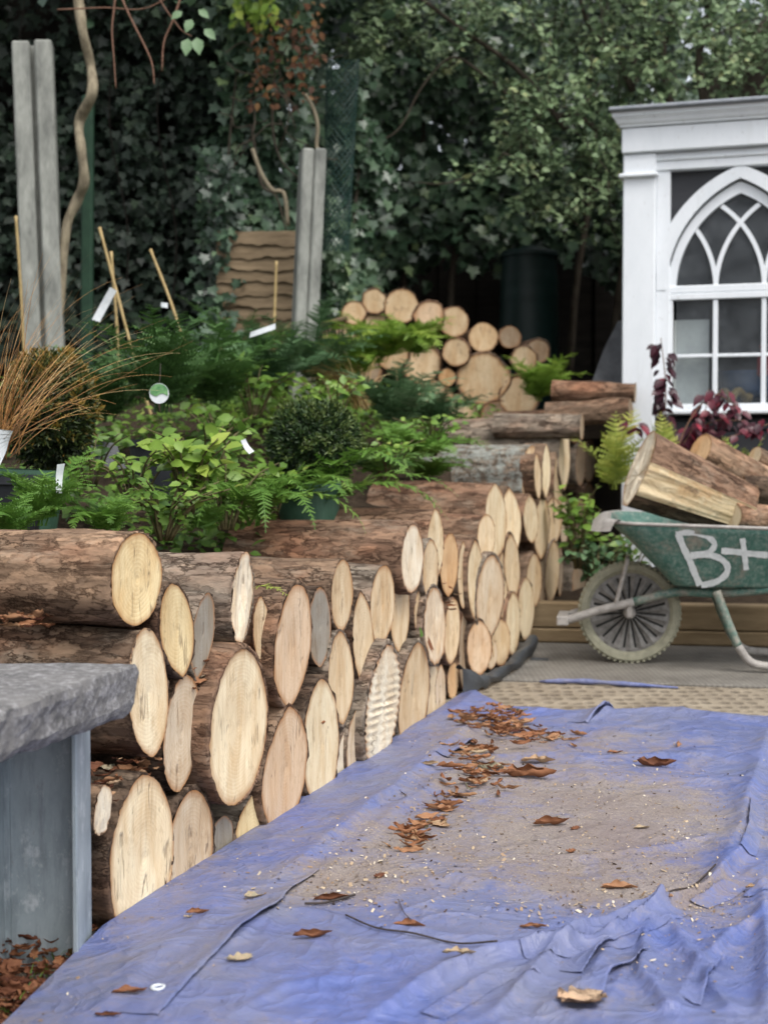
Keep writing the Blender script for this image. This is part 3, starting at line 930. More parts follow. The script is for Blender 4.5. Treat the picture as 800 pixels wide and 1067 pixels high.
WRZ = math.atan2(-.31, 1)
LOGS = [
    # u0, v0, u1, v1, lean, qt, qb, tint, bark, protrusion, label, extras
    (117, 555, 167, 652, 0, .5, .5, 'y', 'f', .0, 'fat bark-covered log lying topmost at the left end of the stack, round yellow end', dict(hi=2, length=.62, rings=.5, relief=1.3)),
    (134, 652, 175, 792, -14, .55, .6, 'c', 'b', .01, 'log right under the topmost left log, its long cream end beside the stone slab corner', dict(hi=2, length=.6, relief=1.4)),
    (168, 606, 201, 708, -18, .55, .85, 'y', 'd', .01, 'log with a narrow glossy yellow end tapering to a point at lower right', dict(hi=1)),
    (199, 617, 222, 707, 16, .6, .75, 'g', 'g', -.005, 'split log with a dirty grey end touching the pointed yellow one', dict(hi=1, rings=.1)),
    (169, 703, 209, 824, 8, .6, .55, 'k', 'd', .0, 'log with a dull greyish cream end in the second course from the left', dict(hi=1)),
    (221, 674, 276, 840, 4, .52, .5, 'c', 'r', .035, 'biggest oval log end with a thick shaggy orange bark rim, standing proud of the stack', dict(hi=2, thick=1.6, relief=1.8)),
    (240, 576, 264, 671, 8, .75, .55, 'w', 'g', .02, 'long top log with a torn splintered white end', dict(hi=2, torn=1, length=.55, rings=0)),
    (264, 621, 280, 692, -4, .6, .6, 't', 'r', .0, 'small slim log end, brown above and white below, right of the torn white one', dict()),
    (286, 609, 324, 739, 12, .52, .9, 'p', 'b', .03, 'tall pinkish log end tapering down to a point', dict(hi=1, rings=.15)),
    (322, 610, 344, 696, -3, .6, .65, 'g', 'd', .0, 'weathered dark grey log end right of the tall pinkish one', dict(rings=.1)),
    (345, 583, 367, 657, 2, .55, .6, 't', 'b', .0, 'long brown log of the top course with a clean tan almond-shaped end', dict(hi=2, length=.5)),
    (342, 656, 368, 758, -8, .6, .75, 't', 'g', .005, 'log end streaked grey and brown below the clean tan almond-shaped end', dict(rings=.1)),
    (367, 615, 389, 719, -10, .65, .85, 't', 'd', .005, 'slim tan log end whose point reaches down beside the ridged one', dict()),
    (386, 589, 410, 672, 2, .5, .6, 't', 'g', .005, 'smooth oval tan log end in the top course above the ridged one', dict()),
    (407, 593, 425, 682, -2, .6, .65, 't', 'g', -.01, 'slim tan log end tucked behind the right side of the smooth oval one', dict()),
    (275, 735, 320, 866, 12, .85, .6, 'p', 'b', .03, 'leaf-shaped pinkish log end whose point meets the tall pinkish one above', dict(hi=1, rings=.3)),
    (318, 707, 351, 845, 0, .55, .6, 'c', 'd', .02, 'tall pale cream log end with fine vertical splits, base on the tarpaulin edge', dict(hi=1, rings=.05)),
    (350, 762, 365, 822, 3, .8, .6, 'w', 'g', .0, 'tiny slim pale log end low down right of the tall pale cream one', dict()),
    (362, 730, 384, 812, 6, .7, .6, 'k', 'g', .01, 'short pale log end low against the left side of the ridged one', dict(rings=.05)),
    (381, 672, 416, 802, 14, .6, .6, 'w', 'g', .035, 'log end carved with wavy chainsaw ridges', dict(hi=2, wavy=1, rings=0)),
    (266, 692, 290, 758, 6, .5, .6, 'o', 'f', -.01, 'orange-brown broken log end half hidden behind the biggest oval one', dict(torn=1, rings=.1)),
    (246, 828, 279, 905, 4, .7, .5, 'y', 'g', .01, 'yellow log end at the bottom under the biggest oval one', dict()),
    (218, 850, 242, 912, 0, .5, .5, 'g', 'g', .0, 'grey weathered log end at the bottom between the two low pale ones', dict(rings=.05)),
    (120, 805, 178, 985, -6, .6, .5, 'c', 'd', .01, 'lowest log beside the steel leg, large pale sawn end', dict(hi=2, relief=1.6, length=.55)),
    (175, 823, 220, 950, 6, .6, .5, 'k', 'd', .01, 'bottom log end, second from the steel leg, blotched greyish cream', dict(hi=1)),
    (419, 546, 439, 618, 2, .5, .5, 'w', 'r', .03, 'clean white oval log end standing proud in the top course', dict(length=.55, hi=1, rings=.1)),
    (446, 530, 461, 603, 0, .65, .65, 'c', 'r', .0, 'topmost slim cream log end right of the clean white oval', dict(hi=2, length=.6)),
    (440, 562, 456, 625, 2, .6, .6, 't', 'g', .015, 'tan log end overlapping the topmost slim cream one', dict()),
    (459, 555, 476, 622, 0, .55, .6, 'o', 'r', .0, 'orange-tinted log end right of the topmost slim cream one', dict()),
    (431, 612, 445, 670, -3, .65, .6, 't', 'g', .0, 'small tan log end below the clean white oval one', dict()),
    (442, 611, 463, 693, -4, .5, .45, 'k', 'g', .02, 'broken squarish pale log end with the leaves stuck on it', dict(torn=.6, rings=.1)),
    (463, 623, 478, 692, 4, .6, .65, 't', 'r', .0, 'slim tan log end right of the broken squarish one', dict()),
    (476, 563, 488, 636, 0, .65, .65, 't', 'b', .0, 'narrow tan log end left of the tall pale pair in the middle of the stack', dict()),
    (487, 562, 503, 647, -4, .65, .6, 'c', 'b', .015, 'tall narrow cream log end left of the big middle almond', dict()),
    (498, 535, 514, 585, 0, .6, .5, 't', 'r', .01, 'short tan log end leaning on the tallest log end of the upper course', dict()),
    (506, 504, 526, 582, -4, .6, .55, 'c', 'r', .005, 'big brown log on top of the stack with a tall cream end', dict(hi=2, length=.46)),
    (524, 508, 541, 577, -8, .75, .6, 'c', 'b', .0, 'slanting cream log end right of the big brown top log', dict()),
    (498, 579, 522, 667, 0, .55, .8, 'k', 'g', .03, 'big middle almond-shaped pale log end below the big brown top log', dict(hi=1)),
    (517, 574, 530, 647, -2, .65, .65, 't', 'b', .0, 'narrow tan log end right of the big middle almond', dict()),
    (525, 556, 541, 625, -8, .65, .65, 't', 'b', .005, 'slanting tan log end just under the slanting cream one', dict()),
    (527, 615, 541, 684, -3, .65, .55, 'c', 'r', .015, 'tall cream log end above the rolled black plastic', dict()),
    (488, 646, 510, 704, -6, .6, .6, 'p', 'd', .02, 'pinkish log end at the bottom beside the black plastic sheet', dict()),
    (506, 665, 517, 698, 0, .7, .6, 'k', 'd', .0, 'tiny pale log end in the gap right of the pinkish bottom one', dict()),
    (514, 645, 529, 694, -2, .6, .55, 't', 'r', .015, 'short tan log end resting on the roll of black plastic', dict()),
    (417, 669, 445, 782, 6, .65, .55, 't', 'g', .02, 'tall tan log end at the bottom, right of the ridged one', dict(hi=1)),
    (439, 684, 457, 764, 2, .6, .55, 't', 'g', .0, 'tan log end behind the right side of the tall bottom one', dict()),
    (453, 691, 464, 754, -1, .65, .55, 'k', 'g', .0, 'slim pale log end at the bottom between tan and orange ones', dict()),
    (466, 688, 477, 730, 0, .5, .5, 'o', 'r', -.01, 'small orange split log end low by the end of the tarpaulin', dict(rings=.05)),
    (478, 636, 488, 722, 0, .6, .5, 'd', 'r', -.01, 'reddish upright split log, bark edge outwards, left of the black plastic', dict(rings=.05)),
    (540, 601, 555, 668, -3, .65, .6, 'c', 'r', .02, 'cream log end above the end of the timber sleeper, last before the deck corner', dict()),
    (549, 575, 563, 634, -2, .65, .65, 't', 'b', .01, 'tan log end above the left end of the upper sleeper', dict()),
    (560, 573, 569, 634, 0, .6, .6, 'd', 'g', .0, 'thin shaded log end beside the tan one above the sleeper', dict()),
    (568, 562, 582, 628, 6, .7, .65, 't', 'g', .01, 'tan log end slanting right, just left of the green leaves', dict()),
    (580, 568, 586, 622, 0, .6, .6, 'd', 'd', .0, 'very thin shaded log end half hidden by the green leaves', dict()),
    (545, 464, 562, 534, 0, .5, .5, 't', 'l', -.02, 'thick log spotted with grey-green lichen on top of the stack', dict(hi=2, length=.50, lichen=1.0, relief=1.2)),
    (564, 462, 573, 520, 1, .7, .7, 'c', 'b', .025, 'sharp cream log end standing in front of the lichen log', dict(length=.09)),
    (556, 472, 563, 521, -5, .65, .65, 't', 'b', .02, 'thin slanting sliver of a log end in front of the lichen log', dict(length=.06)),
    (573, 433, 582, 480, 0, .6, .6, 't', 'g', -.03, 'pale grey log lying topmost on the far stack, bark peeling', dict(hi=1, length=.52)),
    (576, 470, 585, 560, 0, .7, .65, 't', 'b', .01, 'long thin tan log end right of the sharp cream one', dict()),
    (582, 445, 593, 511, 0, .5, .65, 'c', 'g', .02, 'square-topped cream log end high on the far stack', dict()),
    (557, 516, 571, 583, 2, .65, .65, 't', 'b', .01, 'tan log end in the middle of the far stack under the sharp cream one', dict()),
    (567, 518, 582, 573, 3, .65, .65, 't', 'b', .005, 'tan log end in the middle of the far stack, second from its corner', dict()),
    (582, 515, 592, 571, -1, .65, .65, 'k', 'g', .005, 'greyish log end in the far stack touching the green leaves', dict()),
    (546, 515, 559, 567, -5, .65, .65, 'c', 'r', .005, 'slanting cream log end under the lichen log', dict()),
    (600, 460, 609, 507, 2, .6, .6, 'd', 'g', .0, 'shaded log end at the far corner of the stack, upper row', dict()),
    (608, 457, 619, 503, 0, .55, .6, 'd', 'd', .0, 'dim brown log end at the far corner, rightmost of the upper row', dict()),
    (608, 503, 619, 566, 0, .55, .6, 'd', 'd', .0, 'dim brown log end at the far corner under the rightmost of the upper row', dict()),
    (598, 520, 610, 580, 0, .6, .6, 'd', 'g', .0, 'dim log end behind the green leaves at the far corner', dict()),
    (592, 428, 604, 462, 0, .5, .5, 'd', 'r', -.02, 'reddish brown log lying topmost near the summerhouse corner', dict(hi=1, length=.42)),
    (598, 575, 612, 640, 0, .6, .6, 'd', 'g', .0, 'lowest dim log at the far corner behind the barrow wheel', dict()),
    (97, 818, 116, 870, 8, .7, .55, 'w', 'f', .01, 'pale split wedge of wood jammed between the steel leg and the lowest log', dict(torn=1, length=.12, rings=0)),
]
for (u0, v0, u1, v1, lean, qt, qb, tint, bark, prot, label, ex) in LOGS:
    uc, vc = (u0 + u1) / 2, (v0 + v1) / 2
    p = on_wall(uc, vc, prot)
    d0, d1 = on_wall(u0, vc, prot), on_wall(u1, vc, prot)
    wid = np.linalg.norm(d1 - d0)
    hgt = (v1 - v0) * p[1] / FPX
    yaw = 0.0
    asp = wid / hgt
    if asp > 1.05:
        yaw = -min(R(11), (asp - 1.0) * .36)
        wid = 1.0 * hgt
    elif asp < .55:
        yaw = min(R(5), (.55 - asp) * .4)
        wid = .55 * hgt
    if u1 - u0 > 14:
        wid *= 1.10; hgt *= 1.02
    lw = (lean / (u1 - u0)) * wid * .5
    make_log(p, WRZ + yaw + R(random.uniform(-1, 1)), wid / 2 * (1.0 if abs(lean) < 8 else .92), hgt / 2, ex.pop('length', .45 + random.uniform(-.04, .03)), label, tint, bark, qt, qb, -lw * .55,
             pitch=R(random.uniform(-1, 1)), **ex)

# logs lying at the back of the stack by the summerhouse (bark sides to the camera)
for (u, v, Y, d, tilt, bk, lab) in [(618, 410, 6.95, .085, 2, 'r', 'brown log lying crosswise behind the stack against the white corner post'),
                                    (612, 428, 6.75, .10, -3, 'b', 'dark brown log lying crosswise just below another at the white corner post'),
                                    (560, 445, 6.5, .10, 1, 'g', 'log lying across the far top of the stack, in front of the rear log pile')]:
    p = at(u, v, Y) + WN * .20
    make_log(p, WRZ + R(tilt), d * .62, d * .62, .40, lab, 'd', bk, hi=1, pitch=R(tilt), relief=2.0, rough=.06, group='logs lying behind the stack')

# rear pile: round ends to the camera
PILE = [(369, 326, 24, 't', 'small round log end, top left of the rear pile'), (390, 314, 25, 't', 'round log end with a bite out of its side, rear pile top row'),
        (418, 319, 35, 't', 'large round log end at the very top of the rear pile'), (447, 329, 30, 'p', 'pinkish round log end right of the topmost large one'),
        (473, 335, 31, 't', 'round tan log end, third from the right in the top row of the rear pile'), (503, 351, 31, 't', 'round tan log end beside the bark-topped one in the rear pile'),
        (531, 351, 23, 'd', 'bark-topped log end at the right side of the rear pile'), (560, 366, 24, 'd', 'dim log end at the far right edge of the rear pile'),
        (439, 378, 42, 't', 'large shaded log end left of the middle of the rear pile, behind lime fronds'), (475, 367, 28, 't', 'medium log end in the middle of the rear pile'),
        (466, 393, 19, 'o', 'smallest orange log end in the rear pile'), (503, 394, 53, 't', 'biggest round log end in the rear pile'),
        (452, 418, 44, 'p', 'wide pinkish log end at the bottom of the rear pile'), (541, 413, 40, 't', 'round log end at the bottom right of the rear pile behind a fern'),
        (520, 437, 40, 'd', 'dim log end at the bottom of the rear pile below the biggest'), (546, 374, 26, 't', 'tan log end half behind fern tips on the right of the rear pile'),
        (362, 349, 26, 'p', 'log end on the left edge of the rear pile under the small one'), (395, 339, 32, 't', 'log end under the bitten one in the rear pile'), (345, 360, 30, 't', 'low log end at the far left of the rear pile'),
        (408, 368, 34, 't', 'log end hidden by lime fronds in the left of the rear pile'), (482, 428, 34, 't', 'low log end at the bottom middle of the rear pile'), (380, 385, 36, 'd', 'lowest left log end of the rear pile behind the plants')]
for u, v, dpx, tint, lab in PILE:
    Y = 7.8 + random.uniform(-.03, .03)
    r = dpx / 2 * Y / FPX * 1.03
    make_log(at(u, v, Y), R(-90 + random.uniform(-9, 16)), r, r, .5, lab, tint, random.choice('rbd'), hi=1 if dpx > 26 else 0, rings=.9, group='logs of the rear pile', rough=.045, thick=1.2)

# ------------------------------------------------------------------ stone bench on a steel leg
root = empty('stone_bench', (-.72, 2.2, 0)); tag(root, 'thick rough grey stone slab bench top on a galvanised steel leg beside the log stack', 'bench')
zt = .471
c1 = gnd(143, 691, zt); c2 = gnd(0, 739, zt)
e = unit((c2 - c1)); e = e / np.linalg.norm(e)
inn = np.array([-abs(e[1]), e[0] * (1 if e[1] < 0 else -1), 0]); inn /= np.linalg.norm(inn)
if inn[0] > 0: inn = -inn
NS, NB = 150, 60
far = np.array([-1, .03, 0]); far /= np.linalg.norm(far)
V = []; F = []
Lx, Ly = 1.2, .55
# closed outline of the slab top (ccw), with broken front edges
out = []
for s in np.linspace(0, Lx, 120): out.append(c1 + e * s)
for s in np.linspace(0, Ly, 30)[1:]: out.append(c1 + e * Lx + far * s)
for s in np.linspace(Lx, 0, 40)[1:]: out.append(c1 + e * s + far * Ly)
for s in np.linspace(Ly, 0, 70)[1:-1]: out.append(c1 + far * s)
out = np.array(out)[::-1]; no = len(out)
cen = out.mean(0)
nrm2 = unit((out - cen) * [1, 1, 0])
th = .078
rows = []
for j, (dz, ins) in enumerate([(0, .006), (-.004, .0), (-.016, -.004), (-.03, .0), (-.045, .004), (-.06, .003), (-.070, .012), (-th, .03)]):
    p = out.copy()
    q = np.column_stack([p[:, 0] * 16, p[:, 1] * 16, np.full(no, dz * 30.)])
    p = p - nrm2 * (ins + .014 * fbm(q, 4, 31) + .006 * fbm(q * 4, 2, 32))[:, None] if j > 0 else p - nrm2 * (ins + .010 * fbm(q, 4, 31))[:, None]
    p[:, 2] = zt + dz + (.002 if j == 0 else .005) * fbm(q * 1.7, 3, 33) + (0.012 * fbm(q * .8, 3, 36) if j >= 6 else 0)
    rows.append(p)
V = np.concatenate(rows + [cen[None] * [1, 1, 0] + [0, 0, zt], cen[None] * [1, 1, 0] + [0, 0, zt - th]])
fl = []
for j in range(len(rows) - 1):
    for k in range(no):
        k2 = (k + 1) % no
        fl.append((j * no + k2, j * no + k, (j + 1) * no + k, (j + 1) * no + k2))
for k in range(no):
    fl.append((len(V) - 2, k, (k + 1) % no)); fl.append((len(V) - 1, (len(rows) - 1) * no + (k + 1) % no, (len(rows) - 1) * no + k))
o = mk('slab', V - np.array([-.72, 2.2, 0]), fl, M['slab'], root, smooth=False)
# H section leg: web to the camera, flanges either side
fr = at(80.5, 870, 2.25)
lx = fr[0]; ly0 = 2.25
zt2 = zt - th + .012
lg = MB()
lg.box((lx - .0045, ly0 + .055, zt2 / 2 - .02), (.009, .11, zt2 + .04), None, .002)
lg.box((lx - .1325, ly0 + .055, zt2 / 2 - .02), (.009, .11, zt2 + .04), None, .002)
lg.box((lx - .0685, ly0 + .055, zt2 / 2 - .02), (.119, .008, zt2 + .04))
# inner root fillets
for sx, xx in ((-1, lx - .0135), (1, lx - .1235)):
    lg.box((xx, ly0 + .0475, zt2 / 2 - .02), (.009, .007, zt2 + .04))
o = lg.build('steel_leg', M['galv'], root); o.location = (.72, -2.2, 0)

# ------------------------------------------------------------------ tarpaulin
NXT, NYT = 520, 420
yy = np.concatenate([np.linspace(1.15, 3.2, 400), np.linspace(3.2, 5.05, 200)[1:]]); NYT = len(yy)
tx = np.linspace(0, 1, NXT) ** 1.25


def tarp_left(Y):
    return np.where(Y > 2.386, wall_x(Y) + .012, -.476 + .137 * (Y - 2.386))


XL = tarp_left(yy)
XR = 1.9
TX = XL[:, None] + (XR - XL[:, None]) * tx[None]
TY = np.repeat(yy[:, None], NXT, 1)
# far edge: straight across, with a tongue running on along the stack
far_e = p745[1] + DS * (TX - p745[0]) + .02 * np.sin(TX * 9) + .012 * np.sin(TX * 31)
tongue = np.clip(1 - (TX - wall_x(4.7)) / .16, 0, 1)
far_e = far_e + .42 * tongue ** .7
TYc = np.minimum(TY, far_e)
TX = np.where(TY > far_e, TX, TX)
H = np.zeros_like(TX)
PX = np.stack([TX.ravel(), TYc.ravel(), np.zeros(TX.size)], 1)


def seg_dist(X, Y, pts):
    best = np.full(X.shape, 9.0); side = np.zeros(X.shape); tt = np.zeros(X.shape)
    n_ = len(pts) - 1
    for i in range(n_):
        a, b = pts[i][:2], pts[i + 1][:2]
        ab = b - a; L2 = ab @ ab
        t = np.clip(((X - a[0]) * ab[0] + (Y - a[1]) * ab[1]) / L2, 0, 1)
        dx, dy = X - a[0] - t * ab[0], Y - a[1] - t * ab[1]
        d = np.hypot(dx, dy); c = ab[0] * dy - ab[1] * dx
        m = d < best
        best = np.where(m, d, best); side = np.where(m, np.sign(c), side); tt = np.where(m, (i + t) / n_, tt)
    return best, side, tt


def G2(L): return [gnd(u, v) for u, v in L]


warp = .012 * fbm(PX * 7, 3, 41).reshape(TX.shape)
CREASE = [  # points, height, width, fall-off on the other side
    ([(168, 1067), (205, 1030), (245, 992), (290, 960), (332, 922)], .006, .030, .30),
    ([(395, 1067), (440, 1040), (500, 1012), (560, 1000), (640, 985), (690, 958)], .022, .030, .35),
    ([(520, 1067), (575, 1010), (610, 985), (690, 958), (745, 930), (790, 880)], .020, .018, .5),
    ([(690, 958), (672, 985), (668, 1030), (690, 1067)], .018, .022, .4),
    ([(690, 958), (715, 1000), (760, 1067)], .014, .02, .6),
    ([(640, 985), (618, 1030), (560, 1067)], .010, .016, .6),
    ([(745, 930), (772, 870), (785, 820), (800, 770)], .020, .035, .6),
    ([(790, 930), (800, 1000), (800, 1067)], .020, .03, .5),
    ([(300, 925), (345, 885), (400, 840), (452, 800), (500, 752)], .020, .045, .5),
    ([(345, 920), (390, 870), (440, 835), (495, 800)], .010, .03, .8),
    ([(500, 800), (560, 795), (640, 800), (740, 790), (800, 800)], .014, .05, .8),
    ([(500, 825), (580, 815), (680, 822), (790, 818)], .010, .04, .8),
    ([(520, 745), (600, 752), (700, 748), (800, 757)], .018, .05, .8),
    ([(612, 760), (640, 747)], .012, .012, .4),
    ([(430, 765), (480, 740), (520, 705)], .020, .04, .7),
    ([(300, 960), (420, 985), (520, 992)], .008, .03, .8),
    ([(100, 1067), (160, 1010), (220, 970)], .006, .03, .8),
    ([(560, 900), (600, 905), (700, 890), (735, 880)], .008, .02, .6),
    ([(430, 930), (480, 925), (560, 940), (640, 945)], .007, .03, .8),
    ([(700, 1067), (730, 1020), (760, 985), (800, 965)], .014, .018, .5),
    ([(250, 1067), (300, 1040), (380, 1030)], .007, .02, .6),
]
for pts, hgt, wd, asym in CREASE:
    d, s, t = seg_dist(TX + warp, TYc + warp * .7, G2(pts))
    ww = np.where(s > 0, wd, wd * asym)
    H += 1.0 * hgt * np.exp(-(d / ww) ** 1.5) * (.35 + .65 * np.sin(np.pi * np.clip(t * .92 + .04, 0, 1)) ** .5)
H += (.010 * fbm(PX * 2.2, 3, 51) + .0050 * fbm(PX * [9, 5, 1], 4, 52) + .0016 * fbm(PX * [40, 22, 1], 3, 53)).reshape(TX.shape)
# fine drag wrinkles fanning from the lower right folds
f0 = gnd(680, 965)
ang = np.arctan2(TYc - f0[1], TX - f0[0]); rad_ = np.hypot(TX - f0[0], TYc - f0[1])
rdg = (1 - np.abs(fbm(np.stack([ang.ravel() * 5, rad_.ravel() * 2.5, np.zeros(TX.size)], 1), 2, 55)).reshape(TX.shape) * 2.4)
H += .0045 * np.clip(rdg, 0, 1) ** 5 * np.exp(-((rad_ - .22) / .26) ** 2)
crum = np.clip(1 - np.abs(fbm(PX * [5, 3.4, 1] + 3, 3, 57)).reshape(TX.shape) * 4.5, 0, 1) ** 2
H += .0030 * crum
# rises against the stack
dl = TX - tarp_left(TYc)
H += .010
H = np.maximum(H, .004)
edge_t = np.clip((far_e - TYc) / .05, 0, 1)
H = H * (.4 + .6 * edge_t) * (.35 + .65 * np.clip(dl / .12, 0, 1)) + .006
# dust lies in the hollows and in the middle
low = -(H - .018) * 18
dust = .30 * fbm(PX * 1.9, 4, 61).reshape(TX.shape) + .10 + .5 * np.clip(low, -.4, .4)
for u, v, ru, rv, a in [(600, 850, 140, 55, .75), (560, 900, 140, 28, .55), (395, 890, 70, 45, .75), (640, 940, 110, 12, .5), (330, 940, 60, 20, .4), (480, 800, 60, 45, .6), (650, 780, 110, 16, .45), (600, 930, 160, 16, .35), (730, 955, 40, 30, .5), (520, 780, 60, 25, .4), (350, 925, 60, 25, .5), (250, 900, 160, 40, .14), (690, 850, 90, 40, .3)]:
    c = gnd(u, v); rx = ru * c[1] / FPX; ry = abs(gnd(u, v - rv)[1] - c[1])
    q = ((TX - c[0]) / rx) ** 2 + ((TYc - c[1]) / ry) ** 2
    dust += a * np.exp(-q)
V = np.column_stack([PX[:, :2], H.ravel()])
I = np.arange(len(V)).reshape(TX.shape)
keep = (TY[:-1, :-1] <= far_e[:-1, :-1] + .001)
Fq = np.stack([I[:-1, :-1][keep], I[:-1, 1:][keep], I[1:, 1:][keep], I[1:, :-1][keep]], 1)
tarp = mk('tarpaulin', V, Fq, M['tarp'], attrs={'dust': dust.ravel()}, smooth=True)
tag(tarp, 'creased blue tarpaulin spread over the path, dusty with sawdust', 'tarpaulin')


def tarp_h(x, y):
    i = np.clip(np.searchsorted(yy, y), 1, NYT - 1)
    t = np.clip((x - XL[i]) / (XR - XL[i]), 0, 1) ** (1 / 1.25)
    j = int(np.clip(round(t * (NXT - 1)), 0, NXT - 1))
    return H[i, j]


def tarp_d(x, y):
    i = np.clip(np.searchsorted(yy, y), 1, NYT - 1)
    t = np.clip((x - XL[i]) / (XR - XL[i]), 0, 1) ** (1 / 1.25)
    return dust[i, int(np.clip(round(t * (NXT - 1)), 0, NXT - 1))]


# brass-less pale eyelet near the hem, and the stitched hem along the seam
p = gnd(165, 1043); p[2] = tarp_h(p[0], p[1]) + .002
b = MB(); b.lathe([(.006, 0), (.0065, .0022), (.009, .003), (.0115, .0018), (.012, 0)], (p[0], p[1], p[2]), 20)
b.build('eyelet', M['tag_white'], tarp, smooth=True)
def tarp_fold(px, wd, lift, side=1):
    pts = np.array(smooth_path([gnd(u, v) for u, v in px], 14)); n_ = len(pts)
    tan = np.gradient(pts, axis=0); nr = np.stack([-tan[:, 1], tan[:, 0]], 1); nr /= np.linalg.norm(nr, axis=1, keepdims=True)
    nr *= side
    V = []; da = []
    ph = rng.uniform(0, 9)
    for o_, l_ in [(-1, .0), (-.6, .22), (-.3, .55), (-.1, .92), (0.0, 1.0), (.06, .90), (.04, .72)]:
        for i in range(n_):
            tp = math.sin(math.pi * min(max((i / (n_ - 1)), .02), .98)) ** .6
            w_ = wd * (o_ if o_ < 0 else o_) + .0018 * math.sin(i * .21 + ph) + .0005 * math.sin(i * 1.1 + ph)
            x, y = pts[i, 0] + nr[i, 0] * w_, pts[i, 1] + nr[i, 1] * w_
            V.append((x, y, tarp_h(x, y) + .0012 + l_ * lift * tp * (1 + .22 * math.sin(i * .33 + ph)))); da.append(tarp_d(x, y) * .6)
    I = np.arange(len(V)).reshape(7, n_)
    mk('fold', np.array(V), np.stack([I[:-1, :-1].ravel(), I[:-1, 1:].ravel(), I[1:, 1:].ravel(), I[1:, :-1].ravel()], 1), M['tarp'], tarp, attrs={'dust': da}, smooth=True)


for px_, wd_, li_, sd_ in [([(164, 1072), (205, 1030), (240, 996), (262, 975), (288, 961), (306, 940), (331, 921)], .055, .010, -1),
                           ([(540, 1003), (590, 999), (634, 990), (665, 974), (692, 958)], .045, .015, 1), ([(604, 1027), (622, 1010), (640, 996), (680, 977)], .035, .013, -1),
                           ([(626, 1049), (632, 1036), (646, 1024), (674, 1011)], .035, .013, -1), ([(720, 951), (740, 941), (760, 929)], .035, .013, 1), ([(775, 944), (790, 938), (806, 932)], .035, .013, 1),
                           ([(612, 761), (626, 753), (639, 746)], .06, .022, -1), ([(466, 800), (480, 790), (495, 778)], .05, .018, -1), ([(730, 1062), (738, 1035), (752, 1008)], .03, .012, -1),
                           ([(772, 900), (779, 872), (783, 845)], .03, .012, 1), ([(440, 1066), (500, 1034), (548, 1022)], .04, .008, 1)]:
    tarp_fold(px_, wd_, li_, sd_)
# strip of blue sheet showing at the joint of the deck
q0, q1 = gnd(562, 713), gnd(706, 719)
b = MB()
pts = smooth_path([q0 + [0, 0, .010], q0 * .7 + q1 * .3 + [0, .004, .016], q0 * .4 + q1 * .6 + [0, -.004, .014], q1 + [0, 0, .008]], 6)
b.tube(pts, [.004, .006, .008, .010, .009, .008, .010, .011, .010, .008, .007, .009, .010, .009, .008, .006, .005, .004, .003][:len(pts)], 6)
tag(b.build('tarpaulin_scrap', M['tarp'], smooth=True), 'thin strip of blue sheet caught in the joint of the deck', 'scrap')

# black plastic sheet along the foot of the stack
bot = smooth_path([gnd(u, v) for u, v in [(482, 726), (500, 722), (513, 716), (536, 702), (554, 686)]], 8)
topz = np.interp(np.linspace(0, 1, len(bot)), [0, .25, .45, .7, 1], [.09, .045, .03, .04, .075])
V = []; nb = len(bot); K = 9
for k in range(K):
    t = k / (K - 1)
    for i, q in enumerate(bot):
        curl = .03 * math.sin(t * 2.6) * (.5 + i / nb)
        z = .012 + topz[i] * math.sin(t * math.pi * .62) / math.sin(math.pi * .62)
        p = q - WN * (.035 * t) + WN * curl + np.array([0, 0, z]) + np.array([0, 0, .006 * math.sin(i * .9 + t * 4)])
        V.append(p)
I = np.arange(len(V)).reshape(K, nb)
tag(mk('black_plastic_sheet', V, np.stack([I[:-1, :-1].ravel(), I[:-1, 1:].ravel(), I[1:, 1:].ravel(), I[1:, :-1].ravel()], 1), M['black_plastic'], smooth=True),
    'rolled black plastic sheet along the foot of the log stack where the tarpaulin ends', 'plastic sheet')

# ------------------------------------------------------------------ wheelbarrow
O = gnd(655, 692.5); O[2] = .010
BRZ = math.atan2(DS, 1)
bar = empty('wheelbarrow', O, BRZ)
tag(bar, 'battered green wheelbarrow with B+ brushed in white on its side, loaded with logs', 'wheelbarrow')
BA = np.array([DX, DY, DZ])


def bl(u, v, y):                       # local barrow coordinates on the plane y (away from the camera)
    d = ray(u, v); c = np.array([0, 0, CAMZ]) - O
    t = (y - c @ DY) / (d @ DY)
    q = c + d * t
    return np.array([q @ DX, y, q[2]])


# tray
zb, zr = bl(702, 611, -.17)[2], bl(640, 543.5, -.29)[2]
xb0 = bl(702, 611, -.17)[0]; xr0 = bl(634, 548, -.27)[0]
SLY0, SLY1 = .175, .295


def tray_ring(t, inset=0.0, ncor=9):
    z = zb + (zr - zb) * t
    x0 = xb0 + (xr0 - xb0) * t + inset; x1 = xb0 + .56 + (.22) * t - inset
    hy = SLY0 + (SLY1 - SLY0) * t - inset
    r = .06 + .05 * t
    out_ = []
    for cx, cy, a0 in ((x1 - r, hy - r, 0), (x0 + r, hy - r, 90), (x0 + r, -hy + r, 180), (x1 - r, -hy + r, 270)):
        for k in range(ncor):
            a = R(a0 + 90 * k / (ncor - 1))
            xx = cx + r * math.cos(a)
            zz = z - .022 * t * np.clip((xx - .1) / .7, -1, 1)
            if t > .8: zz += .010 * math.sin(7 * xx + cy * 9)
            out_.append((xx, cy + r * math.sin(a), zz))
    return np.array(out_)


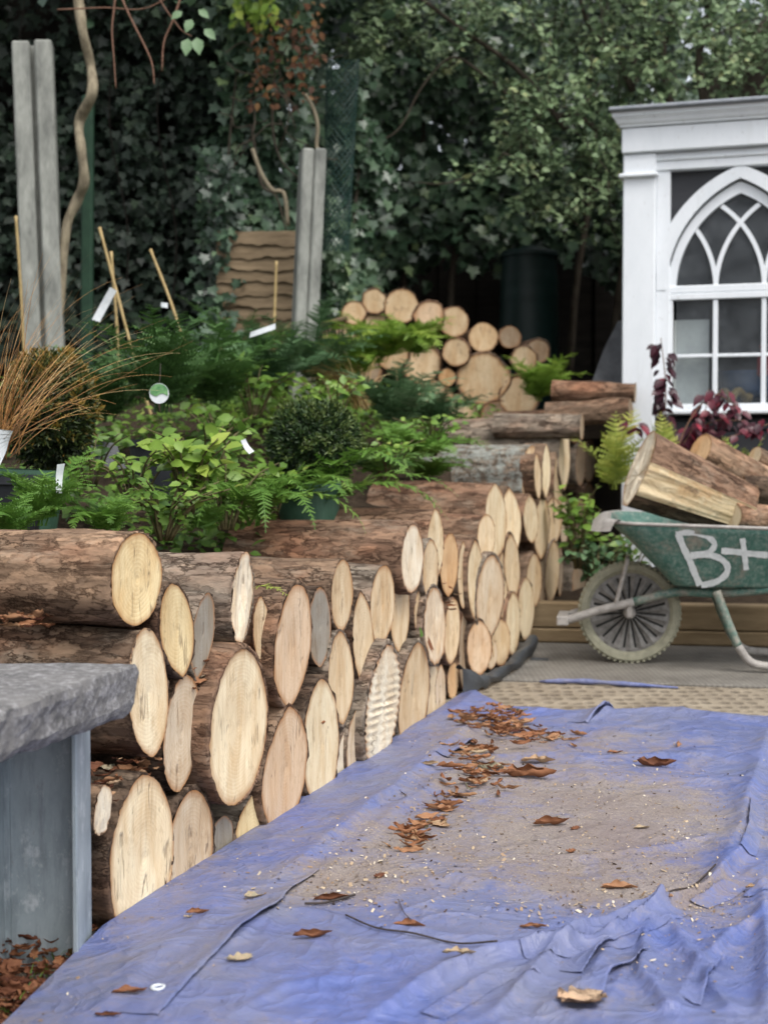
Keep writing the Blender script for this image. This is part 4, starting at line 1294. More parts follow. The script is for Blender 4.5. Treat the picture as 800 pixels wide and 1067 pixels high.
b = MB(); rows = []
for t in (0, .04, .12, .3, .5, .7, .88, 1.0): rows.append(tray_ring(t ** 1.0))
for t in (1.0, .6, .25, .05): rows.append(tray_ring(t, .006) + [0, 0, .004])
V = np.concatenate(rows); nn = len(rows[0]); fl = []
for i in range(len(rows) - 1):
    for k in range(nn):
        k2 = (k + 1) % nn; fl.append((i * nn + k, i * nn + k2, (i + 1) * nn + k2, (i + 1) * nn + k))
fl.append(tuple(range(nn))[::-1]); fl.append(tuple((len(rows) - 1) * nn + k for k in range(nn)))
V[:, 1] += .004 * fbm(V * 9, 3, 5)
tray = mk('tray', V, fl, M['green'], bar, smooth=True)
rim = tray_ring(1.0)
b = MB(); b.tube(list(rim) + [rim[0]], .0065, 8, cap=False)
b.build('rim', M['rim_grey'], tray, smooth=True)
# flared front lip
fr_ = [p_ for p_ in rim if p_[0] < xr0 + .06]
fr_.sort(key=lambda q: q[1])
V = []; K = len(fr_)
for j, (dx, dz) in enumerate([(0, 0), (-.025, .010), (-.05, -.004), (-.072, -.035), (-.080, -.048)]):
    for q in fr_:
        f_ = .4 + .6 * (1 - (q[1] / .3) ** 2)
        V.append((q[0] + dx * f_ * 1.1, q[1], q[2] + dz * f_ + .008 * math.sin(q[1] * 21 + j)))
I = np.arange(len(V)).reshape(5, K)
mk('front_lip', V, np.stack([I[:-1, :-1].ravel(), I[:-1, 1:].ravel(), I[1:, 1:].ravel(), I[1:, :-1].ravel()], 1), M['rim_grey'], tray, smooth=True)


def on_tray(u, v):
    y = -.24
    for _ in range(6):
        q = bl(u, v, y)
        y = -(SLY0 + (SLY1 - SLY0) * np.clip((q[2] - zb) / (zr - zb), 0, 1)) - .0055
    return bl(u, v, y)


strokes = [([(706, 556), (711, 569), (718, 584), (724, 599), (729, 610)], 4.2),
           ([(704, 557), (714, 555), (727, 556), (738, 560), (744, 567), (740, 574), (731, 578), (719, 580)], 3.6),
           ([(719, 578), (734, 578), (748, 581), (757, 589), (756, 598), (746, 606), (730, 610)], 4.0),
           ([(751, 574), (766, 575), (782, 577), (800, 578.5)], 4.0),
           ([(773, 561), (775, 576), (777, 594)], 3.6)]
for k, (pts, wpx) in enumerate(strokes):
    pth = smooth_path([np.array([*p_, 0.]) for p_ in pts], 9)
    pth = np.array(pth)
    tan = np.gradient(pth, axis=0); nr = np.stack([-tan[:, 1], tan[:, 0]], 1); nr /= np.linalg.norm(nr, axis=1, keepdims=True)
    V = []
    for i, q in enumerate(pth):
        ww_ = wpx * .80 * (1 + .06 * math.sin(i * 1.7 + k) + .08 * math.sin(i * .6 + 2 * k))
        for s_ in (-1, -.33, .33, 1):
            w_ = on_tray(q[0] + nr[i, 0] * s_ * ww_, q[1] + nr[i, 1] * s_ * ww_)
            V.append(w_ + np.array([0, -.0006 * k, 0]))
    I = np.arange(len(V)).reshape(-1, 4)
    mk('painted_letter', V, np.stack([I[:-1, :-1].ravel(), I[:-1, 1:].ravel(), I[1:, 1:].ravel(), I[1:, :-1].ravel()], 1), M['paint_white'], tray)

# chassis, legs, strut
def tubes(name, pts, rad, mat, n=10):
    b = MB(); b.tube(smooth_path(pts, 7), rad, 10); return b.build(name, mat, bar, smooth=True)


for sg, nm in ((-1, 'chassis_rail'), (1, 'chassis_rail')):
    y = sg * .088
    if sg < 0:
        a0_, a1, a2, a3 = bl(588, 647, y), bl(620, 637, y), bl(660, 627, y), bl(706, 617, y)
    else:
        a0_, a1, a2, a3 = [np.array([q[0], y, q[2]]) for q in (bl(588, 647, -.088), bl(620, 637, -.088), bl(660, 627, -.088), bl(706, 617, -.088))]
    b = MB(); b.tube(smooth_path([a0_, a1, a2], 6), .0165, 10); b.build(nm, M['rim_grey'] , bar, smooth=True)
    b = MB(); b.tube(smooth_path([a2, a3, np.array([a3[0] + .25, y * 1.6, zb - .018]), np.array([a3[0] + .9, y * 3.0, zb + .10]), np.array([a3[0] + 1.25, y * 3.1, zb + .22])], 6), .0165, 10)
    b.build('handle_rail', M['green_worn'], bar, smooth=True)
f0_ = bl(588, 647, -.088)
b = MB(); b.box((f0_[0] - .008, 0, f0_[2] + .001), (.045, .215, .036), None, .004); b.build('front_bumper', M['rim_grey'], bar)
s0, s1 = bl(654, 582, -.10), bl(640, 634, -.092)
tubes('strut', [s0, (s0 + s1) / 2, s1], .0085, M['rim_grey'])
tubes('strut', [s0 * [1, -1, 1], (s0 + s1) / 2 * [1, -1, 1], s1 * [1, -1, 1]], .0085, M['rim_grey'])
for y in (-.20, .20):
    k0 = bl(746, 616, -.2); k1 = bl(757, 646, -.2); k2 = bl(768, 673, -.2); k3 = bl(782, 690, -.2); k4 = bl(806, 695, -.2)
    P_ = [np.array([q[0], y, max(q[2], .014)]) for q in (k0, k1, k2, k3, k4)]
    P_ += [P_[-1] + [.12, 0, .0], P_[-1] + [.20, 0, .05], P_[-1] + [.22, 0, .27]]
    b = MB(); b.tube(smooth_path(P_[:3], 8), .0165, 10); lg_ = b.build('leg', M['green_worn'], bar, smooth=True)
    b = MB(); b.tube(smooth_path(P_[2:], 8), .0160, 10); b.build('foot', M['rim_grey'], lg_, smooth=True)
# wheel
WA = np.array([[1, 0, 0], [0, 0, 1], [0, -1, 0]], float)
whl = empty('wheel', (0, 0, 0)); whl.parent = bar
RW = .196
b = MB()
prof = [(RW - .043, -.022), (RW - .030, -.034), (RW - .012, -.036), (RW - .004, -.028), (RW, -.012), (RW, .012), (RW - .004, .028), (RW - .012, .036), (RW - .030, .034), (RW - .043, .022), (RW - .043, -.022)]
b.lathe(prof, (0, 0, RW), 72, WA)
for k in range(54):
    a = 2 * math.pi * k / 54
    c_ = np.array([math.cos(a), 0, math.sin(a)])
    for sg in (-1, 1):
        b.box(np.array([0, sg * .020, RW]) + c_ * (RW - .003), (.012, .024, .010), np.array([[c_[2], 0, -c_[0]], [0, 1, 0], c_]), .002)
b.build('tyre', M['tyre'], whl, smooth=False)
b = MB()
b.lathe([(0, .012), (RW - .042, .012)], (0, 0, RW), 60, WA)
b.build('wheel_back', M['wheel_dark'], whl)
b = MB()
b.lathe([(RW - .056, -.020), (RW - .042, -.026), (RW - .038, -.016), (RW - .038, .02), (RW - .056, .02), (RW - .056, -.020)], (0, 0, RW), 60, WA)
nb_ = 19
for k in range(nb_):
    a = 2 * math.pi * (k + .3) / nb_; da = math.pi / nb_
    V = []
    for r_, w_, d_ in ((.022, .50, -.020), (.075, .68, -.014), (RW - .05, .82, -.017)):
        for s_ in (-1, 1):
            aa = a + s_ * da * w_
            V.append((r_ * math.cos(aa), d_, RW + r_ * math.sin(aa)))
        V.append((r_ * math.cos(a), d_ - .011, RW + r_ * math.sin(a)))
    b.add(V, [(0, 2, 5, 3), (2, 1, 4, 5), (3, 5, 8, 6), (5, 4, 7, 8)])
b.build('rim', M['wheel'], whl)
b = MB(); b.lathe([(0, .05), (.022, .05), (.026, .0), (.024, -.03), (.016, -.036), (.015, -.095), (0, -.095)], (0, 0, RW), 24, WA)
b.build('hub', M['rim_grey'], whl, smooth=True)
b = MB(); ax_c = np.array([0, -.088, RW]); b.box(ax_c + [0, -.002, .012], (.022, .008, .05), None, .003)
b.build('axle_bracket', M['rim_grey'], bar)


def make_split_log(loc, rot, length, segs, label, group, bark='r', name='log', ends=('c', 'c')):
    """segs: list of (material key, [points]) around the section"""
    root = empty(name, loc, rot=rot); tag(root, label, 'log', group)
    allp = []
    for key, pts in segs:
        P_ = np.array(pts, float)
        n_ = 26
        t = np.linspace(0, 1, n_); src = np.linspace(0, 1, len(P_))
        yz = np.stack([np.interp(t, src, P_[:, 0]), np.interp(t, src, P_[:, 1])], 1)
        allp.append(yz[:-1])
        nx = 34; V = []
        for x in np.linspace(0, -length, nx):
            q = np.stack([np.full(n_, x * (2.2 if key == 'split' else 6)), yz[:, 0] * 40, yz[:, 1] * 40], 1)
            d = fbm(q, 4, 13) * (.011 if key == 'split' else .009) + .012 * fbm(q * .3, 2, 14)
            d[[0, -1]] *= .2
            nrm_ = yz / (np.linalg.norm(yz, axis=1, keepdims=True) + 1e-6)
            xe = x + (.030 * fbm(np.column_stack([yz * 22, np.zeros(n_)]), 3, 19) if x < -length + .05 else 0)
            V.append(np.column_stack([np.full(n_, x) + (xe - x), (yz + nrm_ * d[:, None]) * (1.06 + .34 * x / length)]))
        V = np.concatenate(V); I = np.arange(len(V)).reshape(nx, n_)
        Fq_ = np.stack([I[:-1, :-1].ravel(), I[1:, :-1].ravel(), I[1:, 1:].ravel(), I[:-1, 1:].ravel()], 1)
        o_ = mk('split_face' if key == 'split' else 'bark', V, Fq_, M['splitwood'] if key == 'split' else M['bark'], root, smooth=True, color=(*BT['d' if key == 'under' else bark], 0.0))
    ring = np.concatenate(allp); nth = len(ring); c0 = ring.mean(0)
    for x, nx_, tint in ((0.001, 1, ends[0]), (-length, -1, ends[1])):
        tp_ = 1.06 if nx_ > 0 else .72
        V = [np.array([[x, *(c0 * tp_)]])]; ra = [0]
        for r_ in (.3, .6, .8, .9, 1.0):
            V.append(np.column_stack([np.full(nth, x) + .002 * rng.normal(size=nth) * (r_ < 1), (c0 + (ring - c0) * r_) * tp_])); ra += [r_] * nth
        V = np.concatenate(V)
        fl = [(0, 1 + i, 1 + (i + 1) % nth) for i in range(nth)]
        for j in range(4): fl += [(1 + j * nth + i, 1 + (j + 1) * nth + i, 1 + (j + 1) * nth + (i + 1) % nth, 1 + j * nth + (i + 1) % nth) for i in range(nth)]
        o_ = mk('cut_face', V, fl, M['face'], root, attrs={'rad': ra}, color=(*CT[tint], .3))
    return root


def arc(r0, r1, a0, a1, n_=14):
    return [(r0 * math.cos(R(a0 + (a1 - a0) * i / n_)), r1 * math.sin(R(a0 + (a1 - a0) * i / n_))) for i in range(n_ + 1)]


loadg = 'logs loaded in the wheelbarrow'
A_ = arc(.150, .160, 205, 20)
make_split_log(at(664, 492, 5.40), (R(-6), R(-21), R(180 + 2)), .44,
               [('bark', A_), ('split', [A_[-1], (.134, .0), (.118, -.072)]), ('under', [(.118, -.072), (.06, -.125), (-.03, -.13), A_[0]])],
               'big split log lying in the barrow, bark on top and a raw yellow split side', loadg, 'r', ends=('w', 'y'))
make_log(at(729, 470, 5.56), R(180 + 26), .062, .073, .50, 'rounded tan log behind the big split one in the barrow, orange sawn end', 'o', 'f', hi=1, pitch=R(-23), group=loadg)
make_log(at(762, 538, 5.32), R(180 + 30), .055, .055, .34, 'small tan log end low in the barrow against its rim', 't', 'f', hi=1, pitch=R(-6), group=loadg)
make_log(at(768, 505, 5.62), R(180 + 12), .06, .06, .4, 'dark bark log deep in the barrow between the split log and the tan one', 'd', 'd', hi=1, pitch=R(-12), group=loadg)
make_log(at(786, 476, 5.75), R(180 + 20), .045, .045, .4, 'brown log at the back of the barrow load by the frame edge', 't', 'b', hi=1, pitch=R(-22), group=loadg)

# ------------------------------------------------------------------ summerhouse
Cc = at(647, 450, 7.0); Cc[2] = 0
he = np.array([math.cos(R(-17.5)), math.sin(R(-17.5)), 0]); hb = np.array([-he[1], he[0], 0])
house = empty('summerhouse', Cc, R(-17.5))
tag(house, 'white painted wooden summerhouse with a pointed gothic arched window and charcoal boards', 'summerhouse')


def hp(u, v, y=0.0):
    d = ray(u, v); c = np.array([0, 0, CAMZ]) - Cc
    t = (y - c @ hb) / (d @ hb); q = c + d * t
    return q @ he, q[2]


S_A = hp(770, 240)[0]; SW = 2 * S_A
zc = lambda u, v: hp(u, v)[1]
z_op = zc(745, 173.5)                 # top of the window opening
z_ar = zc(745, 155)                   # underside of frieze
z_fr = zc(745, 127.5)                 # top of frieze
z_co = zc(745, 112.5)                 # top of cornice
s_p1 = hp(682, 300)[0]; s_j = hp(695.5, 300)[0]
z_s = zc(745, 299.5); z_sill = zc(745, 431); z_cap = zc(664, 183)
wht = M['white']
for sgn in (0, 1):
    fx = (lambda s: s) if sgn == 0 else (lambda s: SW - s)
    b = MB(); b.box((fx(s_p1 / 2), .06, (z_ar + .05) / 2), (s_p1, .12, z_ar - .05), None, .006); pil = b.build('corner_post', wht, house)
    b = MB(); b.box((fx(s_p1 / 2 - .004), .035, z_cap), (s_p1 + .03, .125, .020), None, .006); b.build('post_moulding', wht, pil)
    b = MB(); b.box((fx((s_p1 + s_j) / 2 + .002), .080, (z_sill + z_op) / 2 + .0), (s_j - s_p1 + .004, .10, z_op - z_sill + .02), None, .003); b.build('jamb', wht, house)
b = MB()
b.box((S_A, .075, (z_op + z_ar) / 2), (SW - .01, .11, z_ar - z_op), None, .004)
b.box((S_A, .065, z_ar - .030), (SW - .012, .11, .018), None, .004)
b.build('architrave', wht, house)
b = MB(); b.box((S_A, .06, (z_ar + z_fr) / 2 + .001), (SW + .01, .16, z_fr - z_ar - .004), None, .005); b.build('frieze', wht, house)
# cornice: moulded section swept along the front and round the ends
hC = z_co - z_fr
sec = [(0.0, 0), (.012, 0), (.013, .10), (.024, .26), (.030, .44), (.038, .58), (.043, .66), (.045, .67), (.046, .98), (0, 1.0)]
V = []; fl = []
for (d_, h_) in sec:
    z = z_fr + h_ * hC
    for (x, y) in ((-d_, 2.4), (-d_, -.02 - d_), (SW + d_, -.02 - d_), (SW + d_, 2.4)):
        V.append((x, y, z))
ns = len(sec)
for i in range(ns - 1):
    for k in range(3): fl.append((i * 4 + k, i * 4 + k + 1, (i + 1) * 4 + k + 1, (i + 1) * 4 + k))
mk('cornice', V, fl, wht, house)
b = MB(); b.box((S_A, 1.17, z_co + .010), (SW + .115, 2.54, .016), None, .004); b.build('roof', M['lead'], house)
# walls
b = MB()
zz = .06
while zz < z_sill - .03:
    hgt_ = min(.125, z_sill - .03 - zz)
    b.box((S_A, .105 - .004, zz + hgt_ / 2), (SW - 2 * s_p1 + .02, .05, hgt_ - .008), None, .006)
    zz += .125
b.box((S_A, .13, (z_sill) / 2), (SW - .02, .02, z_sill - .04))
b.build('boarded_apron', M['siding'], house)
b = MB(); b.box((.02, 1.3, (z_fr + .05) / 2), (.04, 2.3, z_fr - .05)); b.box((SW - .02, 1.3, (z_fr + .05) / 2), (.04, 2.3, z_fr - .05)); b.box((S_A, 2.43, (z_fr + .05) / 2), (SW, .04, z_fr - .05))
b.build('wall', M['siding'], house)
b = MB(); b.box((S_A, .085, z_sill + .010), (SW - 2 * s_p1 + .01, .15, .022), None, .005); b.build('window_sill', wht, house)


def arc_pts(W, Hh, n_=40):
    """right half of a pointed arch, springing (W,0) to apex (0,Hh)"""
    c = (Hh * Hh - W * W) / (2 * W); r = c + W
    a1 = math.asin(Hh / r)
    return [(r * math.cos(a1 * i / n_) - c, r * math.sin(a1 * i / n_)) for i in range(n_ + 1)], r


def band(outer, inner, y0, y1):
    """solid band between two polylines of equal count in the (s,z) plane"""
    b = MB(); n_ = len(outer)
    V = [(p_[0], y0, p_[1]) for p_ in outer] + [(p_[0], y0, p_[1]) for p_ in inner] + [(p_[0], y1, p_[1]) for p_ in outer] + [(p_[0], y1, p_[1]) for p_ in inner]
    fl = []
    for i in range(n_ - 1):
        fl += [(i, i + 1, n_ + i + 1, n_ + i), (2 * n_ + i, 3 * n_ + i, 3 * n_ + i + 1, 2 * n_ + i + 1), (i, 2 * n_ + i, 2 * n_ + i + 1, i + 1), (n_ + i, n_ + i + 1, 3 * n_ + i + 1, 3 * n_ + i)]
    fl += [(0, n_, 3 * n_, 2 * n_), (n_ - 1, 3 * n_ - 1, 4 * n_ - 1, 2 * n_ - 1)]
    return b.add(V, fl)


def stroke(pts, wd, y0, y1):
    P_ = np.array(pts); t = np.gradient(P_, axis=0); nr = np.stack([-t[:, 1], t[:, 0]], 1); nr /= np.linalg.norm(nr, axis=1, keepdims=True)
    return band([tuple(q) for q in P_ + nr * wd / 2], [tuple(q) for q in P_ - nr * wd / 2], y0, y1)


W_i = S_A - hp(692.5, 296)[0]; H_i = zc(769, 184) - z_s
W_o = S_A - hp(677.5, 296)[0]; H_o = zc(769, 170.5) - z_s
ai, _ = arc_pts(W_i, H_i); ao, _ = arc_pts(W_o, H_o)
full = lambda a: [(S_A - x, z_s + z) for x, z in a] + [(S_A + x, z_s + z) for x, z in a[::-1][1:]]
lim = S_A - s_p1 - .004
ao_c = [(min(x, lim), z) for x, z in ao]
band(full(ao_c), full(ai), .026, .10).build('arch_frame', wht, house)
# spandrel boards between the arch and the opening
sp_o = full(ao_c); b = MB()
top_pts = [(p_[0], max(z_op + .01, p_[1] + .0005)) for p_ in sp_o]
band(top_pts, [(q[0], min(q[1], z_op + .009) - .01) for q in sp_o], .075, .09).build('spandrel', M['siding'], house)
# window: arched sash with intersecting tracery
win = empty('window', (0, 0, 0)); win.parent = house
W_s, H_s = W_i - .008, H_i - .012
fw = S_A - hp(702.5, 296)[0]
fw = W_s - fw
as_, Rr = arc_pts(W_s, H_s); asi, R2 = arc_pts(W_s - fw, H_s - fw * 1.45)
y0, y1 = .055, .095
band(full(as_), full(asi), y0, y1).build('arched_sash', wht, win)
zr0 = z_s - .012
b = MB(); b.box((S_A, (y0 + y1) / 2 - .002, z_s + .002), (2 * W_s, y1 - y0 + .004, .036), None, .004); b.build('transom', wht, win)
mu = (hp(796.5, 300)[0] - hp(745.5, 300)[0]) / 2
bw = .021
Wg, Hg = W_s - fw, H_s - fw * 1.45
cen0 = R2 - Wg


def inside(x, z):                        # inside the glazed arch?
    return abs(x) < math.sqrt(max(R2 ** 2 - z * z, 0)) - (R2 - Wg) + .006


for m0 in (-mu, mu):
    for sg in (-1, 1):
        # arc from the mullion head bending to the side sg
        pts = []
        for i in range(60):
            a = (math.pi / 2) * i / 60
            x = m0 + sg * (R2 - R2 * math.cos(a)); z = R2 * math.sin(a)
            if not inside(x, z): break
            pts.append((S_A + x, z_s + z))
        if len(pts) > 3:
            off = .0015 * (sg > 0) + .001 * (m0 > 0)
            stroke(pts, bw, y0 + .006 + off, y1 - .006 + off * .5).build('glazing_bar', wht, win)
# lower lights
z_b = z_sill + .022
zt_ = z_s - .026
sash_l = S_A - W_s - .002
b = MB()
hw = W_s + .004
b.box((S_A, .065, zt_ - .008), (2 * hw, .044, .030), None, .003)
b.box((S_A, .065, z_b + .014), (2 * hw, .044, .028), None, .003)
for sg in (-1, 1): b.box((S_A + sg * (hw - .014), .067, (zt_ + z_b) / 2), (.028, .040, zt_ - z_b - .03), None, .003)
b.build('lower_sash', wht, win)
for m0 in (-mu, mu):
    b = MB(); b.box((S_A + m0, .068, (zt_ + z_b) / 2), (bw + .002, .034, zt_ - z_b - .05), None, .003); b.build('mullion', wht, win)
zh = zc(745, 369.5)
b = MB(); b.box((S_A, .070, zh), (2 * hw - .06, .030, .016), None, .003); b.build('glazing_bar', wht, win)
fa = full(asi)
V = [(p_[0], .078, p_[1]) for p_ in fa] + [(fa[-1][0], .078, z_b), (fa[0][0], .078, z_b)]
mk('glass', V, [tuple(range(len(V)))], M['glass'], win)
# dim room behind, pale card against the pane
b = MB(); b.box((S_A, 2.0, 1.3), (SW - .1, .02, 2.4)); b.box((S_A, 1.2, .62), (SW - .1, 2.0, .02)); b.build('room_lining', M['inside'], house)
cx0, cx1 = hp(699, 380)[0], hp(736, 380)[0]; cz1 = zc(718, 331)
b = MB(); b.box(((cx0 + cx1) / 2, .115, (z_b + cz1) / 2), (cx1 - cx0, .006, cz1 - z_b)); o = b.build('pale_card', M['card']); o.location = Cc; o.rotation_euler.z = R(-17.5)
tag(o, 'pale card board standing inside the left panes of the summerhouse window', 'card')
b = MB(); q0 = hp(771, 395); b.lathe([(0, 0), (.10, .0), (.14, .05), (.15, .13), (.155, .135), (.145, .135), (.13, .05), (0, .02)], (q0[0] + .02, .35, q0[1] - .08), 20); o = b.build('blue_basin', M['blue_cloth'], smooth=True); o.location = Cc; o.rotation_euler.z = R(-17.5)
tag(o, 'blue plastic basin seen inside the summerhouse through the lower pane', 'basin')
b = MB(); q0 = hp(792, 378); b.box((q0[0], .2, q0[1]), (.05, .05, .12), None, .015); b.lathe([(.012, .06), (.012, .085), (.017, .086), (.017, .1), (0, .1)], (q0[0], .2, q0[1]), 12); o = b.build('red_bottle', M['red_cloth']); o.location = Cc; o.rotation_euler.z = R(-17.5)
tag(o, 'red bottle behind the lower window pane of the summerhouse', 'bottle')
b = MB(); q0 = hp(760, 412); b.tube([(q0[0] - .08 + .16 * t, .2 + .04 * math.sin(9 * t), q0[1] - .03 + .06 * abs(math.sin(7 * t))) for t in np.linspace(0, 1, 20)], .02, 8); o = b.build('coiled_rope', M['cane'], smooth=True); o.location = Cc; o.rotation_euler.z = R(-17.5)
tag(o, 'straw coloured heap of rope inside the lowest window pane', 'rope')

# slab leaning by the house corner, water butt
q = at(633, 395, 7.35)
V = [at(614, 405, 7.3), at(655, 405, 7.3), at(655, 332, 7.55), at(643, 336, 7.55), at(628, 366, 7.45)]
bk_ = [p_ + np.array([.01, .06, .01]) for p_ in V]
n_ = len(V); root = V[0]
fl = [tuple(range(n_)), tuple(range(2 * n_ - 1, n_ - 1, -1))] + [(i, n_ + i, n_ + (i + 1) % n_, (i + 1) % n_) for i in range(n_)]
tag(mk('leaning_slab', np.array(V + bk_), fl, M['leanslab']), 'dark grey stone slab leaning beside the white corner post of the summerhouse', 'slab')
bt = at(551, 330, 9.1)
root = empty('water_butt', (bt[0], bt[1], .95)); tag(root, 'dark green plastic water butt in the shade behind the rear log pile', 'water butt')
rr_ = 31 * 9.1 / FPX
b = MB(); hB = at(551, 268, 9.1)[2] - .95
prof = [(rr_ * .86, 0)]
for t in np.linspace(0, 1, 40):
    bump_ = .010 * math.exp(-((t - .78) / .012) ** 2) + .010 * math.exp(-((t - .86) / .012) ** 2) + .01 * math.exp(-((t - .42) / .012) ** 2)
    prof.append((rr_ * (.90 + .10 * math.sin(math.pi * t)) + bump_, hB * t))
b.lathe(prof, (0, 0, 0), 40); b.build('barrel', M['butt'], root, smooth=True)
b = MB(); b.lathe([(rr_ * .96, hB - .005), (rr_ * .98, hB + .02), (rr_ * .9, hB + .035), (.06, hB + .05), (.05, hB + .07), (0, hB + .07)], (0, 0, 0), 40); b.build('lid', M['butt'], root, smooth=True)

# ------------------------------------------------------------------ fence line
def leaning_box(ua, va, ub, vb, Y, wd, dp, base_down, m, name, parent, slot=0.0, yaw=0.0):
    """post whose axis runs from top (ua,va) to (ub,vb) at depth Y, carried on down by base_down"""
    a, b_ = at(ua, va, Y), at(ub, vb, Y)
    ax_ = (a - b_) / np.linalg.norm(a - b_)
    b_ = b_ - ax_ * base_down
    sx = np.array([math.cos(yaw), math.sin(yaw), 0]); sx = sx - ax_ * (sx @ ax_); sx /= np.linalg.norm(sx)
    sy = np.cross(ax_, sx)
    A = np.array([sx, sy, ax_]); L_ = np.linalg.norm(a - b_); c = (a + b_) / 2
    b = MB()
    if slot:
        f = (wd - slot) / 2
        b.box(c - sx * (slot + f) / 2, (f, dp, L_), A, .008)
        b.box(c + sx * (slot + f) / 2, (f, dp, L_ + .012), A, .008)
        b.box(c + sy * dp * .22, (slot + .004, dp * .4, L_ - .01), A)
    else:
        b.box(c, (wd, dp, L_), A, .008)
    return b.build(name, m, parent)


o = leaning_box(34.5, 46, 45, 320, 6.55, .178, .12, 1.0, M['concrete'], 'concrete_post', None, .020, R(8))
tag(o, 'tall slotted grey concrete fence post at the left behind the bronze sedge', 'post')
o = leaning_box(326, 157, 319, 310, 7.0, .118, .11, .8, M['concrete'], 'concrete_post', None, .004, R(14))
tag(o, 'shorter grey concrete fence post right of the brown waney fence panel', 'post')
o = leaning_box(223, 165, 226, 340, 7.45, .07, .09, .6, M['concrete'], 'concrete_post', None, 0, R(5))
tag(o, 'thin grey post overgrown with ivy, left of the brown waney fence panel', 'post')
o = leaning_box(92, 100, 91, 330, 6.9, .055, .055, .8, M['green_post'], 'fence_post', None)
tag(o, 'green painted fence post behind the pale winding vine stem', 'post')
b = MB(); b.tube(smooth_path([at(u, v, 6.5 + .05 * math.sin(v)) for u, v in [(78, -40), (82, 0), (87, 35), (95, 70), (96, 98), (83, 127), (85, 155), (88, 188), (81, 208), (70, 235), (65, 285), (60, 340)]], 8),
               [.023 + .002 * math.sin(i * .23) + .0015 * math.sin(i * .7) for i in range(89)], 10)
tag(b.build('vine_stem', M['vine'], smooth=True), 'thick pale winding vine stem climbing beside the tall concrete post', 'vine')
# waney board panel
root = empty('waney_fence', at(270, 400, 7.3)); tag(root, 'brown waney-edged timber fence panel between ivy and the shorter concrete post', 'fence')
xa, xb = at(226, 300, 7.3)[0], at(312, 300, 7.3)[0]; za, zt3 = at(270, 385, 7.3)[2], at(270, 243, 7.3)[2]
nbd = 11; hb_ = (zt3 - za) / nbd
for k in range(nbd):
    z0 = za + k * hb_; V = []; nx = 30
    for j, (zz_, yy_) in enumerate([(0, -.014), (.2, -.013), (1.18, .004)]):
        for i in range(nx):
            x = xa + (xb - xa) * i / (nx - 1)
            wob = .006 * math.sin(x * 13 + k * 2.3) + .005 * math.sin(x * 41 + k * 5) + .003 * math.sin(x * 97 + k)
            V.append((x, 7.3 + yy_ + .003 * math.sin(x * 20 + k), z0 + hb_ * zz_ + wob * (1 - zz_)))
    I = np.arange(len(V)).reshape(3, nx)
    o = mk('board', np.array(V) - np.array(root.location), np.stack([I[:-1, :-1].ravel(), I[:-1, 1:].ravel(), I[1:, 1:].ravel(), I[1:, :-1].ravel()], 1), M['waney'], root, smooth=True)
# boards added behind everything, near-black to stand in for deep shade
root = empty('added_back_fence', (1, 10.6, .9)); tag(root, 'board fence added at the very back behind the water butt, toned near-black for shade', 'fence')
b = MB()
for k in range(58): b.box((-4.0 + k * .145, .024 * (k % 2), .95), (.155, .02, 2.1 + .03 * math.sin(k * 3.7)), None, .003)
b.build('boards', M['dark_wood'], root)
b = MB(); b.box((0, .075, .4), (8.4, .06, .08)); b.box((0, .075, 1.7), (8.4, .06, .08)); b.build('rail', M['dark_wood'], root)
root = empty('added_side_fence', (-2, 8.1, .9)); tag(root, 'tall dark boarded fence added under the shaded ivy at the left to darken its gaps', 'fence')
b = MB()
for k in range(25): b.box((-2.2 + k * .145, .024 * (k % 2), 1.5), (.155, .02, 3.0), None, .003)  # tall boards added to block the sky and keep the ivy gaps dark
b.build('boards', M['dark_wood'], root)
b = MB(); b.box((-.40, .075, .4), (3.6, .05, .08)); b.build('rail', M['dark_wood'], root)
# low palings by the rear pile
root = empty('low_paling', at(340, 345, 7.6)); tag(root, 'short piece of dark low paling right of the shorter concrete post', 'fence')
b = MB(); L0 = np.array(root.location)
for k in range(9):
    q = at(328 + k * 3.6, 352, 7.6) - L0; b.box(q, (.012, .02, .16), None, .002)
b.build('palings', M['dark_wood'], root)
b = MB(); b.tube([at(326, 341, 7.58) - L0, at(362, 331, 7.58) - L0], .014, 8); b.build('rail', M['waney'], root)

# rolled netting, hanging against the ivy
b = MB()
Nw = 16
for k in range(Nw):
    for sg in (-1, 1):
        pts = []
        for i in range(34):
            t = i / 33
            v = 62 + 200 * t
            ph = (k / Nw + sg * t * 1.7) * 2 * math.pi
            cu, wd_ = 357 - 7 * t, 17 - 4 * t
            pts.append(at(cu + wd_ * math.cos(ph), v, 7.75 + .10 * math.sin(ph)))
        b.tube(pts, .0030, 4, cap=False)
tag(b.build('wire_netting', M['net']), 'roll of green wire netting standing against the ivy behind the shorter concrete post', 'netting')


